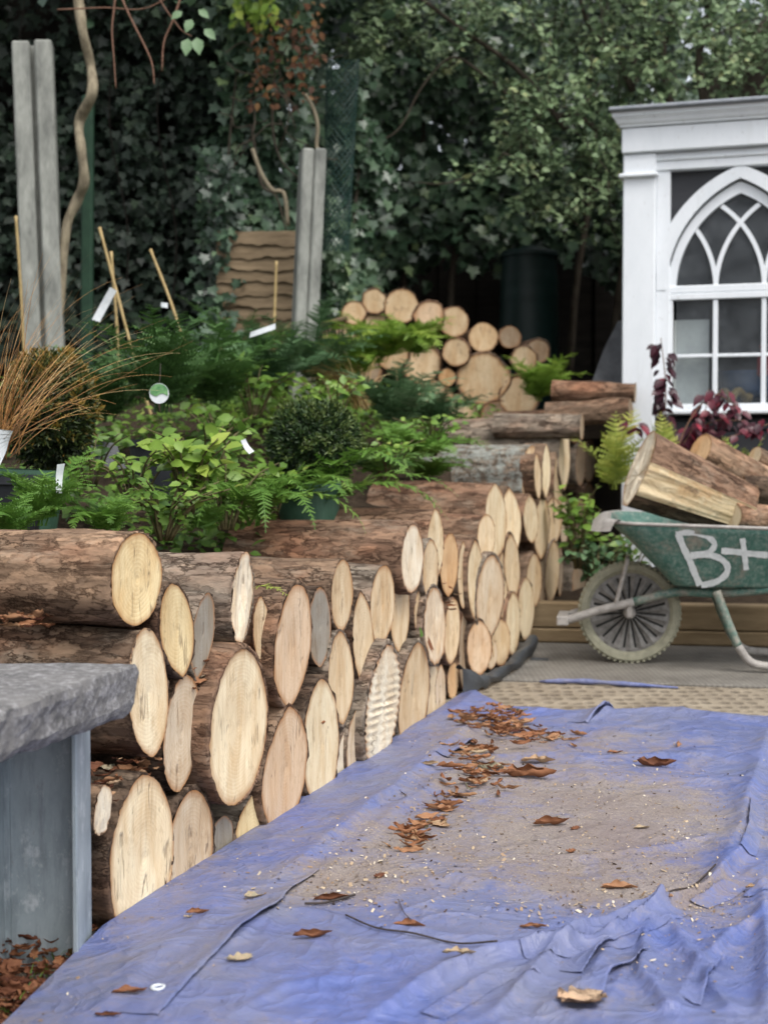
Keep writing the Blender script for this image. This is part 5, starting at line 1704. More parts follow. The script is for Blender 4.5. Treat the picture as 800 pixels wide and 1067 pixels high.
# ------------------------------------------------------------------ ivy, hedges and trees
def foliage_patch(L, n_, ufun, Yfun, size, tm, tone=.5, tone_w=.22, up=.45, sc=1.7, seedn=0, layers=(0, .18, .4), ok=None, clump=.25):
    uv = ufun(n_)
    P_ = []
    for (u, v) in uv:
        P_.append(at(u, v, Yfun(u, v)))
    P_ = np.array(P_)
    nz = fbm(P_ * sc, 3, 70 + seedn); nz2 = fbm(P_ * sc * 3, 2, 80 + seedn)
    keep = rng.random(len(P_)) < np.clip(.85 + 1.5 * nz2, .12, 1)
    lay = rng.choice(layers, len(P_))
    P_[:, 1] += lay - clump * nz * 1.4 + rng.normal(0, .035, len(P_))
    P_, nz, nz2, lay = P_[keep], nz[keep], nz2[keep], lay[keep]
    m = len(P_)
    N = np.column_stack([rng.normal(0, .55, m), -1 + rng.normal(0, .3, m), up + rng.normal(0, .45, m)])
    T = np.column_stack([rng.normal(0, .6, m), -.25 + rng.normal(0, .3, m), -1 + rng.normal(0, .5, m)])
    S = size * rng.uniform(.55, 1.25, m)
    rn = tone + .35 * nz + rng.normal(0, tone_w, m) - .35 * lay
    L.put(P_, N, T, S, tm, np.clip(rn, 0, 1))


def rect(u0, v0, u1, v1, cond=None):
    def f(n_):
        o_ = []
        while len(o_) < n_:
            u, v = rng.uniform(u0, u1), rng.uniform(v0, v1)
            if cond is None or cond(u, v): o_.append((u, v))
        return o_
    return f


class Stems(list):
    def shift(self, v):
        for o_ in self: o_.location = v


def stem_mesh(paths, rad, mat, name, parent):
    out_ = Stems()
    for pts in paths:
        sp_ = smooth_path(pts, 6); b = MB()
        b.tube(sp_, [rad * (1 - .6 * i / len(sp_)) for i in range(len(sp_))], 7)
        out_.append(b.build(name, mat, parent, smooth=True))
    return out_


lowb = lambda u: np.interp(u, [320, 345, 385, 405, 440, 480, 520, 560, 620, 660, 760], [345, 338, 322, 285, 262, 262, 262, 250, 262, 285, 290])
root = empty('ivy', (.4, 9.6, 1)); tag(root, 'tall dark green ivy thicket behind the rear log pile, left of the pale shrub', 'ivy')
L = Leafage()
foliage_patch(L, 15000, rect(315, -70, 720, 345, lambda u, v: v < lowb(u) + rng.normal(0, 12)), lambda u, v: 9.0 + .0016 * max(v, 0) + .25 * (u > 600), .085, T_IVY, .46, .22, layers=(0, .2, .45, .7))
o = L.build('foliage', M['ivy'], root); o.location = (-.4, -9.6, -1)
o = stem_mesh([[at(u + 10 * math.sin(k), 400, 9.7), at(u, 300, 9.6), at(u + 20, 150, 9.5), at(u + 10, 0, 9.4)] for k, u in enumerate([345, 420, 470, 540, 600, 645])], .03, M['trunk'], 'stem', root); o.shift((-.4, -9.6, -1))

root = empty('ivy', (-.4, 7.7, 1)); tag(root, 'sheet of ivy climbing the fence left of the brown waney panel, brighter on top', 'ivy')
L = Leafage()
foliage_patch(L, 4200, rect(205, -60, 322, 250, lambda u, v: u > 212 + 25 * math.sin(v * .02) + rng.normal(0, 10) and not (u > 285 and 100 < v < 240 and rng.random() < .7)), lambda u, v: 7.5, .066, T_IVY, .50, .26, layers=(0, .12, .25))
foliage_patch(L, 620, rect(196, 150, 252, 380, lambda u, v: abs(u - 224 - 10 * math.sin(v * .04)) < 14 + rng.normal(0, 7)), lambda u, v: 7.22, .055, T_IVY, .10, .2, layers=(0, .1), clump=.4)
foliage_patch(L, 130, rect(222, 235, 268, 350, lambda u, v: u < 236 + 22 * abs(math.sin(v * .05))), lambda u, v: 7.18, .055, T_IVY, .3, .2, layers=(0, .04))
o = L.build('foliage', M['ivy'], root); o.location = (.4, -7.7, -1)
o = stem_mesh([[at(262, 130, 7.5), at(272, 190, 7.45), at(288, 205, 7.4), at(298, 240, 7.4)], [at(286, 70, 7.5), at(284, 130, 7.5), at(292, 165, 7.45), at(310, 185, 7.45)], [at(240, 380, 7.4), at(236, 200, 7.5), at(250, 40, 7.5)]], .009, M['trunk'], 'stem', root); o.shift((.4, -7.7, -1))

root = empty('ivy', (-1.6, 7.9, 1)); tag(root, 'gloomy curtain of ivy in deep shade behind the tall concrete post and vine stem', 'ivy')
L = Leafage()
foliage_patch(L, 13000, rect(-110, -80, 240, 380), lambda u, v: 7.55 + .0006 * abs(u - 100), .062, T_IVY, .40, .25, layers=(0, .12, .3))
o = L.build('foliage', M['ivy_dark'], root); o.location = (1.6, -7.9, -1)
o = stem_mesh([[at(u, 390, 7.6), at(u + 14, 250, 7.6), at(u - 6, 120, 7.55), at(u + 10, -30, 7.5)] for u in (20, 120, 170)], .006, M['dark_wood'], 'stem', root); o.shift((1.6, -7.9, -1))

root = empty('ivy', (-.1, 7.7, 1)); tag(root, 'ivy cascading beside the netting and the shorter concrete post, down to the rear pile', 'ivy')
L = Leafage()
foliage_patch(L, 2600, rect(330, 60, 415, 345, lambda u, v: u < 402 - 30 * abs(math.sin(v * .018)) + rng.normal(0, 12) and not (u < 372 and v < 215 and rng.random() < .9)), lambda u, v: 8.15, .075, T_IVY, .52, .22, layers=(0, .12, .28))
o = L.build('foliage', M['ivy'], root); o.location = (.1, -7.7, -1)
o = stem_mesh([[at(352, 345, 8.25), at(366, 250, 8.25), at(380, 120, 8.25)]], .016, M['trunk'], 'stem', root); o.shift((.1, -7.7, -1))

# autumn bramble tangle over the ivy
root = empty('bramble', (-.55, 7.3, 1)); tag(root, 'tangled bare bramble with rust and yellow autumn leaves above the waney fence panel', 'bramble')
for k in range(12):
    u0, v0 = rng.uniform(262, 325), rng.uniform(-10, 150)
    p_ = [at(u0, v0, 7.25 + rng.uniform(-.1, .1))]
    a_ = rng.uniform(0, 6.28)
    for j in range(4):
        a_ += rng.normal(0, .6); u0 += 17 * math.cos(a_); v0 += 17 * math.sin(a_) + 6
        p_.append(at(u0, v0, 7.25 + rng.uniform(-.08, .08)))
    b = MB(); b.tube(smooth_path(p_, 5), .0032, 5); o = b.build('stem', M['trunk'], root, smooth=True); o.location = (.55, -7.3, -1)
for pth, r_ in (([(318, 98), (326, 112), (331, 130), (330, 152), (334, 165)], .010), ([(263, 155), (272, 180), (284, 198), (296, 202), (300, 235)], .011)):
    b = MB(); b.tube(smooth_path([at(u, v, 7.2) for u, v in pth], 6), r_, 8); o = b.build('stem', M['vine'], root, smooth=True); o.location = (.55, -7.3, -1)
L = Leafage()
foliage_patch(L, 190, rect(258, 8, 335, 105), lambda u, v: 7.2, .042, T_OVATE, .45, .3, layers=(0, .1))
o = L.build('foliage', M['autumn'], root); o.location = (.55, -7.3, -1)
L = Leafage()
foliage_patch(L, 90, rect(240, -20, 290, 25), lambda u, v: 7.15, .06, T_OVATE, .6, .3, layers=(0, .1))
o = L.build('yellow_leaves', M['lime'], root); o.location = (.55, -7.3, -1)

# pale shrub arching over the summerhouse
root = empty('pale_shrub', (2.2, 8.8, .9)); tag(root, 'grey-green small-leaved tree arching over the summerhouse roof', 'tree')
L = Leafage(); b = MB()
edge = lambda v: np.interp(v, [-60, 0, 60, 110, 150, 185, 220, 245], [440, 455, 500, 528, 520, 505, 540, 590])
cl = []
while len(cl) < 330:
    u, v = rng.uniform(440, 900), rng.uniform(-70, 245)
    if u > edge(v) + rng.normal(0, 14) and not (v > 110 and u > 665): cl.append((u, v))
cl += [(rng.uniform(330, 470), rng.uniform(-40, 75)) for _ in range(34)]
for (u, v) in cl:
    Y = rng.uniform(7.9, 8.7) + (.25 if u < 480 else 0)
    c = at(u, v, Y); d = unit(rng.normal(size=3) + np.array([-.5, -.5, -.35])); ln = rng.uniform(.12, .26)
    b.tube([c - d * ln * .8, c, c + d * ln], [.004, .003, .001], 4)
    m = int(rng.integers(26, 44))
    t = rng.uniform(-.8, 1, m)
    P_ = c + d * ln * t[:, None] + rng.normal(0, .028, (m, 3))
    N = np.column_stack([rng.normal(0, .6, m), -.5 + rng.normal(0, .5, m), .8 + rng.normal(0, .4, m)])
    T = d + rng.normal(0, .7, (m, 3))
    L.put(P_, N, T, rng.uniform(.032, .062, m), T_OVATE, np.clip(rng.normal(.5, .16) + rng.normal(0, .16, m), 0, 1))
o = L.build('foliage', M['pale'], root); o.location = (-2.2, -8.8, -.9)
for pts, r_ in [([(590, 135), (560, 95), (530, 65), (480, 30), (440, 0), (400, -20)], .020), ([(530, 100), (500, 75), (470, 60), (440, 90), (415, 135), (385, 150)], .010), ([(640, 150), (600, 120), (575, 118), (545, 85)], .02),
                ([(660, 95), (640, 60), (610, 20), (600, -30)], .022), ([(700, 120), (690, 60), (700, 10), (690, -40)], .026), ([(735, 120), (728, 60), (738, 10), (730, -40)], .03), ([(560, 120), (520, 165), (470, 190), (430, 190)], .008)]:
    pp = [at(u, v, 8.35) for u, v in pts]; sp_ = smooth_path(pp, 6)
    b.tube(sp_, [r_ * (1 - .65 * i / len(sp_)) for i in range(len(sp_))], 7)
o = b.build('branches', M['trunk'], root, smooth=True); o.location = (-2.2, -8.8, -.9)
b = MB(); pp = smooth_path([at(740, 470, 9.6), at(745, 300, 9.6), at(752, 130, 9.3), at(775, 80, 9.1), at(805, 40, 9.0), at(860, -10, 9.0)], 6)
b.tube(pp, [.17 - .05 * i / len(pp) for i in range(len(pp))], 12)
o = b.build('trunk', M['trunk'], root, smooth=True); o.location = (-2.2, -8.8, -.9)

# trees behind the boundary: close the view, leave a few chinks of sky
for k, (u, Y, lab) in enumerate([(520, 11.6, 'dark broadleaved tree rising beyond the back fence, behind the tall ivy'), (120, 10.4, 'dark broadleaved tree beyond the left fence, behind the shaded ivy'), (820, 11.6, 'leafy tree beyond the summerhouse, chinks of sky in its crown')]):
    base = at(u, 478, Y); root = empty('background_tree', (base[0], base[1], .9)); tag(root, lab, 'tree', 'trees beyond the boundary')
    L = Leafage(); wd_ = 330
    foliage_patch(L, 8500, rect(u - wd_, -260, u + wd_, 300), lambda a_, v: Y, .115, T_OVATE, .40, .25, layers=(-.5, -.2, .2, .6), clump=.5)
    o = L.build('crown', M['pale'] if k == 2 else M['ivy'], root); o.location = -Vector(root.location)
    b = MB(); b.tube(smooth_path([(0, 0, -.1), (.05, .1, 1.2), (-.05, .2, 2.6), (.1, .2, 4.2)], 6), [.14 - .004 * i for i in range(19)], 10)
    for q in range(7):
        a_ = q * .9; b.tube(smooth_path([(0, .15, 1.4 + .3 * q), (.5 * math.cos(a_), .15 + .3 * math.sin(a_), 1.9 + .3 * q), (1.2 * math.cos(a_), .15 + .5 * math.sin(a_), 2.2 + .3 * q)], 5), [.05 - .004 * i for i in range(11)], 7)
    b.build('trunk', M['trunk'], root, smooth=True)

# tree at the left: twigs hang into view, unseen crown added for shade
root = empty('overhanging_tree', (-2.9, 6.6, .7)); tag(root, 'tree whose thin reddish twigs hang in at the top beside the winding vine stem, with an unseen crown added for shade', 'tree')
L = Leafage(); n_ = 5200
P_ = np.column_stack([rng.uniform(-3.6, .1, n_), rng.uniform(6.5, 9.2, n_), 3.25 + .25 * rng.normal(size=n_)])
P_[:, 2] += .22 * (P_[:, 1] - 6.4) + .3
kk = fbm(P_ * 1.4, 2, 91) > -.22; P_ = P_[kk]; m = len(P_)
L.put(P_, np.column_stack([rng.normal(0, .4, m), rng.normal(0, .4, m), np.ones(m)]), rng.normal(size=(m, 3)), rng.uniform(.08, .14, m), T_OVATE, np.clip(rng.normal(.4, .2, m), 0, 1))
o = L.build('crown', M['ivy'], root); o.location = -Vector(root.location)
b = MB(); b.tube(smooth_path([(-.3, .3, -.3), (-.25, .3, 1.2), (.1, .3, 2.4), (.9, .3, 3.1), (1.9, .5, 3.35)], 6), [.12 - .004 * i for i in range(25)], 10)
b.build('trunk', M['trunk'], root, smooth=True)
b = MB()
for pts, r_ in [([(124, -60), (120, 0), (117, 30), (119, 62), (121, 92)], .005), ([(110, -50), (128, 0), (141, 28), (153, 52), (159, 68), (161, 88)], .006), ([(205, -60), (189, -5), (180, 22), (171, 44), (169, 74)], .006),
                ([(150, -30), (170, 5), (182, 22), (190, 32), (200, 38)], .004), ([(60, 10), (110, 8), (150, 9), (185, -8)], .004)]:
    sp_ = smooth_path([at(u, v, 6.2) for u, v in pts], 6)
    b.tube(sp_, [r_ * (1 - .5 * i / len(sp_)) for i in range(len(sp_))], 6)
o = b.build('hanging_twigs', M['twig'], root, smooth=True); o.location = -Vector(root.location)
L = Leafage()
for u, v, du, dv, s_ in [(196, 40, -.1, -1, .085), (205, 39, .15, -1, .085), (200, 20, -.3, -.8, .07), (213, 30, .6, -.6, .07), (190, 12, -.6, -.5, .06), (207, 10, .5, -.4, .06)]:
    L.put(at(u, v, 6.15)[None], np.array([[.1, -1, .35]]), np.array([[du, -.1, dv]]), s_, T_OVATE, .75)
o = L.build('leaves', M['fern_blue'], root); o.location = -Vector(root.location)


# ------------------------------------------------------------------ bed: pots, canes, labels
def cane(pts, Y, lab):
    b = MB(); P_ = [at(u, v, y_) for (u, v), y_ in zip(pts, Y)]
    sp_ = smooth_path(P_, 10)
    b.tube(sp_, [.0062 + .0012 * (i % 5 == 0) for i in range(len(sp_))], 8)
    return tag(b.build('bamboo_cane', M['cane'], smooth=True), lab, 'cane', 'bamboo canes in the bed')


cane([(104, 237), (142, 380), (160, 440)], (6.0, 5.9, 5.85), 'leaning bamboo cane with the long white label, left of the bed')
cane([(116, 262), (122, 340), (126, 420)], (6.05, 6.05, 6.0), 'thin bamboo cane crossing behind the one with the long white label')
cane([(157, 260), (180, 320), (206, 400)], (6.2, 6.1, 6.0), 'bamboo cane leaning right in the middle of the shaded ivy, tiny tag on it')
cane([(288, 272), (286, 330), (283, 400)], (6.5, 6.5, 6.45), 'upright bamboo cane in front of the brown waney fence panel')
cane([(17, 225), (22, 300), (26, 380)], (6.2, 6.2, 6.2), 'short bamboo cane beside the foot of the tall concrete post')


def plate(name, quad, Y, lab, cat, m, bend=.006):
    """a thin label plate from its four corners"""
    q = [at(u, v, Y + dy) for (u, v, dy) in quad]
    V = []; n_ = 8
    nrm_ = np.cross(q[1] - q[0], q[3] - q[0]); nrm_ /= np.linalg.norm(nrm_)
    for i in range(n_ + 1):
        t = i / n_
        a = q[0] + (q[3] - q[0]) * t + nrm_ * bend * math.sin(math.pi * t); b_ = q[1] + (q[2] - q[1]) * t + nrm_ * bend * math.sin(math.pi * t)
        V += [a, b_]
    fl = [(2 * i, 2 * i + 1, 2 * i + 3, 2 * i + 2) for i in range(n_)]
    V2 = V + [p_ + nrm_ * .0015 for p_ in V]; k = len(V)
    fl += [tuple(k + i for i in f[::-1]) for f in fl]
    return tag(mk(name, np.array(V2), fl, m), lab, cat)


plate('plant_label', [(115, 299, -.01), (122, 303, 0), (104, 336, 0), (96, 333, -.01)], 5.93, 'long white plastic label tied aslant to the leaning bamboo cane', 'label', M['tag_white'])
plate('plant_label', [(261, 346, 0), (260, 352, 0), (287, 343, .02), (287, 337, .02)], 5.55, 'white label sticking out across the upright cane by the waney panel', 'label', M['tag_white'])
plate('plant_label', [(168, 315, 0), (168, 320, 0), (175, 321, 0), (175, 316, 0)], 6.05, 'tiny white tag half way up the middle bamboo cane', 'label', M['tag_white'], .002)
plate('plant_label', [(60, 484, -.01), (68, 483, 0), (65, 514, 0), (59, 514, -.01)], 3.3, 'white paper label hanging over the rim of the green pot under the bronze ball shrub', 'label', M['tag_white'])
plate('plant_label', [(-2, 447, 0), (14, 449, .02), (7, 470, .03), (-3, 492, 0)], 3.55, 'big bluish white label at the left edge under the sedge', 'label', M['tag_white'])
plate('plant_label', [(251, 459, 0), (256, 457, .01), (265, 470, .02), (260, 473, 0)], 3.95, 'small white label lying in the leaves left of the dark ball shrub', 'label', M['tag_white'])
p = at(166, 410, 4.22)
root = empty('round_label', p); tag(root, 'round plant label, green above and white below, hanging among the dark ferns', 'label')
nseg = 40; V = [(0, 0, 0)] + [(.029 * math.cos(2 * math.pi * k / nseg), 0, .030 * math.sin(2 * math.pi * k / nseg)) for k in range(nseg)]
wavy_ = lambda x: -.004 + .004 * math.sin(x * 160)
b = MB(); b.add([(x, -.001, z) for x, _, z in V] + [(x, .001, z) for x, _, z in V], [(0, 1 + k, 1 + (k + 1) % nseg) for k in range(nseg)] + [(nseg + 1, nseg + 2 + (k + 1) % nseg, nseg + 2 + k) for k in range(nseg)]); b.build('disc', M['tag_white'], root)
V = []; ns = 20
for k in range(ns + 1):
    x = -.026 + .052 * k / ns
    V += [(x, -.003, wavy_(x)), (x, -.003, math.sqrt(max((.0285 ** 2 - x * x)*1.05, 0)) * .98)]
b = MB(); b.add(V, [(2 * k, 2 * k + 2, 2 * k + 3, 2 * k + 1) for k in range(ns)]); b.build('print', M['tag_green'], root)
b = MB(); b.tube([(0, 0, .029), (.002, .01, .05), (.0, .03, .09)], .0012, 5); b.build('tie', M['blackline'], root)


def ball_shrub(u, v, Y, rx, rz, mat, lab, potr, pot_uv, n_=5200, potlab='pot'):
    c = at(u, v, Y); root = empty('ball_shrub', (c[0], c[1], c[2] - rz)); tag(root, lab, 'shrub')
    L = Leafage()
    d = rand_unit(n_); nz = fbm(d * 3.2, 3, 7); nz2 = fbm(d * 9, 2, 9)
    r = 1 + .20 * nz + .14 * nz2 - .30 * rng.random(n_) ** 2.2
    P_ = d * r[:, None] * np.array([rx, rx, rz]) + np.array([0, 0, rz])
    T = d + rng.normal(0, .45, (n_, 3)) + np.array([0, 0, .35]); N = rand_unit(n_)
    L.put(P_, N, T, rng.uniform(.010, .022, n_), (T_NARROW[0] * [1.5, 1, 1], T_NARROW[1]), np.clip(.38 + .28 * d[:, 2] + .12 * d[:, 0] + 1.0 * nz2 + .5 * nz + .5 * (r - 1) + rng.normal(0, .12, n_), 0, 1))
    L.build('crown', mat, root)
    b = MB(); 
    for k in range(14):
        q = rand_unit(1)[0]; q[2] = abs(q[2]); b.tube([(0, 0, -.02), q * np.array([rx, rx, rz]) * .45 + [0, 0, rz * .5], q * np.array([rx, rx, rz]) * .85 + [0, 0, rz]], [.008, .005, .002], 5)
    b.build('stem', M['stem'], root)
    pc = at(pot_uv[0], pot_uv[1], Y - .02); h = .17
    b = MB(); tl = R(pot_uv[2]); A = np.array([[math.cos(tl), 0, math.sin(tl)], [0, 1, 0], [-math.sin(tl), 0, math.cos(tl)]])
    b.lathe([(0, -h), (potr * .78, -h), (potr * .93, -.035), (potr * .95, -.034), (potr * 1.03, -.032), (potr * 1.03, .0), (potr * .97, .0), (potr * .94, -.03), (0, -.035)], pc, 40, A)
    po = b.build('plant_pot', M['pot'], smooth=False)
    tag(po, potlab, 'pot'); return root


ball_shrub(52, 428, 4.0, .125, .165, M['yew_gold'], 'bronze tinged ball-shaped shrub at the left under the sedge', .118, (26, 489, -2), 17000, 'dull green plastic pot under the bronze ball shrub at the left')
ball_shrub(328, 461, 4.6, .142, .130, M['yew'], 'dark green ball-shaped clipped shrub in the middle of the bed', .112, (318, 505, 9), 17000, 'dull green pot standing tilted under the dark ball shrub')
b = MB(); pc = at(165, 462, 4.75); b.lathe([(0, -.2), (.075, -.2), (.095, -.012), (.104, -.010), (.104, .012), (.094, .012), (0, -.02)], pc, 32); tag(b.build('plant_pot', M['pot_black']), 'black pot hidden behind the lime leaves, under dark ferns', 'pot')
b = MB(); pc = at(8, 500, 3.62); b.lathe([(0, -.2), (.07, -.2), (.09, -.012), (.098, -.010), (.098, .012), (.088, .012), (0, -.02)], pc, 32); tag(b.build('plant_pot', M['pot_black']), 'black pot of the bronze sedge at the left edge', 'pot')
plate('grey_sheet', [(92, 458, 0), (122, 462, .05), (132, 488, 0), (100, 490, -.03)], 4.35, 'scrap of blue-grey sheet lying among leaves right of the bronze ball shrub', 'sheet', M['leanslab'])

# bronze sedge
p = at(-8, 474, 3.62); root_ = p
L = Leafage()
for k in range(130):
    az = rng.normal(.0, .9); l = rng.uniform(.26, .60) ; el = rng.uniform(.55, 1.55)
    dp = rng.uniform(.15, 1.1)
    n_ = 14; s_ = np.linspace(0, 1, n_); ang = el - dp * s_ ** 1.6
    d = np.stack([np.cos(az) * np.cos(ang), np.sin(az) * np.cos(ang), np.sin(ang)], 1)
    P_ = rng.normal(0, .022, 3) * [1, 1, .3] + np.concatenate([[[0, 0, 0]], np.cumsum(d[:-1] * l / (n_ - 1), 0)])
    L.strip(P_, .0023 * (1 - s_ * .85), [-math.sin(az) * .7, math.cos(az) * .7, .35], np.clip(.2 + .5 * s_ + rng.normal(0, .2), 0, 1))
tag(L.build('sedge_grass', M['sedge'], loc=p), 'clump of long arching bronze sedge at the left edge', 'grass')
p = at(375, 425, 6.3)
L = Leafage()
for k in range(120):
    az = rng.normal(2.9, .9); l = rng.uniform(.25, .5); el = rng.uniform(.7, 1.4); dp = rng.uniform(1.2, 2.6)
    n_ = 12; s_ = np.linspace(0, 1, n_); ang = el - dp * s_ ** 1.5
    d = np.stack([np.cos(az) * np.cos(ang), np.sin(az) * np.cos(ang), np.sin(ang)], 1)
    P_ = rng.normal(0, .03, 3) * [1, 1, .3] + np.concatenate([[[0, 0, 0]], np.cumsum(d[:-1] * l / (n_ - 1), 0)])
    L.strip(P_, .0026 * (1 - s_ * .85), [-math.sin(az) * .7, math.cos(az) * .7, .35], np.clip(.3 + .5 * s_ + rng.normal(0, .2), 0, 1))
tag(L.build('sedge_grass', M['straw'], loc=p), 'tuft of straw coloured grass arching in front of the rear log pile', 'grass')

# ferns
def F(u, v, Y, **k):
    p_ = at(u, v, Y); return make_fern(tuple(p_), **k)


TP = T_PINNA
F(170, 430, 4.9, nf=15, length=.50, rise=1.25, droop=1.3, wid=.085, mat=M['fern'], tone=.35, label='big dark fern behind the round label', npin=26)
F(225, 425, 5.4, nf=14, length=.46, rise=1.2, droop=1.3, wid=.085, mat=M['fern'], tone=.4, label='dark feathery fern right of the round label, below the middle cane', npin=26)
F(110, 440, 5.2, nf=12, length=.42, rise=1.2, droop=1.2, wid=.08, mat=M['fern'], tone=.3, label='shaded fern behind the bronze ball shrub', npin=24)
F(290, 405, 5.9, nf=15, length=.46, rise=1.1, droop=1.3, wid=.08, mat=M['fern_blue'], tone=.5, label='blue-green fern in front of the brown waney panel', npin=26)
F(255, 400, 6.2, nf=13, length=.48, rise=1.25, droop=1.2, wid=.08, mat=M['fern'], tone=.5, label='upright green fern left of the upright cane', npin=26)
F(325, 400, 6.4, nf=14, length=.50, rise=1.2, droop=1.2, wid=.08, mat=M['fern_blue'], tone=.45, label='blue-green fern at the foot of the shorter concrete post', npin=26)
F(410, 445, 6.0, nf=16, length=.45, rise=1.15, droop=1.3, wid=.085, mat=M['fern_blue'], tone=.6, label='large blue-green fern in front of the rear pile, right of the dark ball shrub', npin=26)
F(455, 445, 6.4, nf=12, length=.36, rise=1.1, droop=1.2, wid=.07, mat=M['fern_blue'], tone=.55, label='small blue-green fern against the bottom of the rear pile', npin=24)
F(395, 378, 7.2, nf=18, length=.46, rise=1.15, droop=1.7, wid=.11, mat=M['lime'], tone=.45, label='lime green fern covering the left half of the rear pile', npin=22)
F(432, 372, 7.35, nf=11, length=.36, rise=1.2, droop=1.6, wid=.09, mat=M['lime'], tone=.4, label='lime green fern with fronds over the middle of the rear pile', npin=20)
F(368, 395, 7.1, nf=12, length=.40, rise=1.15, droop=1.6, wid=.10, mat=M['lime'], tone=.35, label='yellow-green fern at the left foot of the rear pile', npin=22)
F(560, 418, 7.2, nf=14, length=.34, rise=1.2, droop=1.4, wid=.09, mat=M['lime'], tone=.4, label='bright green fern in front of the right end of the rear pile', npin=20)
F(432, 480, 5.4, nf=14, length=.32, rise=.9, droop=1.2, wid=.07, mat=M['fern_bright'], tone=.45, label='bright green fern left of the lichen log', npin=22)
F(446, 498, 5.62, nf=13, length=.26, rise=.8, droop=1.3, wid=.065, mat=M['fern_bright'], tone=.4, label='green fern spilling beside the left end of the lichen log', npin=20)
F(395, 495, 5.0, nf=12, length=.26, rise=.9, droop=1.2, wid=.06, mat=M['fern'], tone=.7, label='low green fern between the dark ball shrub and the big brown top log', npin=20)
F(45, 548, 3.35, nf=10, length=.25, rise=1.35, droop=1.5, wid=.050, mat=M['fern_bright'], tone=.35, label='fern with upright tips in front of the green pot at the left', npin=24)
F(110, 556, 3.42, nf=10, length=.20, rise=1.25, droop=1.9, wid=.045, mat=M['fern_bright'], tone=.4, label='low fern behind the topmost left log', npin=24)
F(12, 560, 3.0, nf=8, length=.18, rise=1.3, droop=1.7, wid=.042, mat=M['fern_bright'], tone=.35, label='small fern at the left edge above the topmost log', npin=22)
F(262, 548, 4.2, nf=10, length=.50, rise=1.05, droop=2.1, wid=.06, mat=M['fern_bright'], tone=.5, label='bright fern whose fronds droop behind the torn white log end', npin=26, az0=-2.6, az1=1.0)
F(318, 545, 4.6, nf=11, length=.60, rise=1.0, droop=1.9, wid=.075, mat=M['fern_bright'], tone=.5, label='bright fern hanging over the long brown log left of the clean white oval end', npin=30, az0=-2.6, az1=.5)
F(212, 556, 3.95, nf=9, length=.22, rise=1.25, droop=2.0, wid=.045, mat=M['fern_bright'], tone=.35, label='small fern behind the top log with the torn white end', npin=24)
F(545, 470, 6.9, nf=8, length=.2, rise=1.0, droop=1.2, wid=.06, mat=M['fern_bright'], tone=.5, label='small fern behind the far top of the stack', npin=18)
F(640, 510, 6.35, nf=7, length=.40, rise=1.45, droop=.8, wid=.10, mat=M['fern_yellow'], tone=.55, label='yellowing fern standing between the stack corner and the white post', npin=15, group='yellow ferns by the summerhouse')
F(690, 500, 6.2, nf=6, length=.30, rise=1.5, droop=.5, wid=.075, mat=M['fern_yellow'], tone=.45, label='yellow-green fern tip rising behind the big split log in the barrow', npin=16, group='yellow ferns by the summerhouse')
F(780, 500, 6.3, nf=6, length=.22, rise=1.4, droop=.6, wid=.06, mat=M['fern_yellow'], tone=.4, label='yellow fern tips at the right edge behind the barrow load', npin=14, group='yellow ferns by the summerhouse')

# leafy plants
def Lf(u, v, Y, **k):
    return make_leafy(tuple(at(u, v, Y)), **k)


Lf(196, 528, 3.9, nst=17, h=.20, spread=.14, nl=6, size=.062, mat=M['lime'], label='plant with broad lime-green leaves in the middle of the bed, above the torn white log', tone=.5)
Lf(235, 545, 4.1, nst=12, h=.19, spread=.17, nl=7, size=.048, mat=M['leafy'], label='bushy mid-green plant right of the lime-leaved one', tone=.5)
Lf(170, 555, 3.72, nst=20, h=.14, spread=.2, nl=8, size=.036, mat=M['leafy'], label='small-leaved bushy green plant behind the topmost logs', tone=.35)
Lf(140, 520, 3.9, nst=14, h=.13, spread=.16, nl=7, size=.04, mat=M['leafy'], label='small-leaved green plant right of the bronze ball shrub', tone=.4)
Lf(285, 528, 4.45, nst=12, h=.15, spread=.14, nl=6, size=.05, mat=M['leafy'], label='leafy plant touching the tilted green pot', tone=.55)
Lf(230, 470, 4.9, nst=12, h=.16, spread=.16, nl=6, size=.05, mat=M['leafy'], label='shadowy leafy plant behind the lime-leaved one', tone=.3)
Lf(265, 430, 5.5, nst=14, h=.2, spread=.2, nl=6, size=.055, mat=M['leafy'], label='leafy plant left of the dark ball shrub, under the blue-green fern', tone=.3)
Lf(405, 500, 5.0, nst=16, h=.14, spread=.2, nl=6, size=.04, mat=M['leafy'], label='small green plant right of the dark ball shrub', tone=.45)
Lf(450, 470, 5.7, nst=14, h=.14, spread=.18, nl=6, size=.04, mat=M['leafy'], label='small green plant behind the lichen log', tone=.4)
Lf(95, 500, 4.3, nst=14, h=.16, spread=.2, nl=7, size=.045, mat=M['leafy'], label='leafy green plant between the bronze ball shrub and the lime-leaved plant', tone=.4)
Lf(262, 572, 4.3, nst=16, h=.15, spread=.16, nl=7, size=.042, mat=M['leafy'], label='low leafy plant directly behind the tall pinkish log end', tone=.45)
Lf(215, 505, 4.2, nst=16, h=.17, spread=.22, nl=7, size=.05, mat=M['leafy'], label='leafy plant behind the lime-leaved one, beside the small white label', tone=.4)
Lf(350, 440, 5.6, nst=16, h=.18, spread=.22, nl=6, size=.05, mat=M['leafy'], label='leafy plant behind the dark ball shrub, left of the straw grass', tone=.45)
Lf(602, 588, 6.1, nst=15, h=.34, spread=.13, nl=8, size=.055, mat=M['leafy'], label='bright green leafy plant climbing beside the far corner of the stack', tone=.5)
Lf(622, 612, 6.15, nst=18, h=.22, spread=.2, nl=7, size=.055, mat=M['fern_blue'], label='dark green leafy plant behind the top of the barrow wheel', tone=.5)
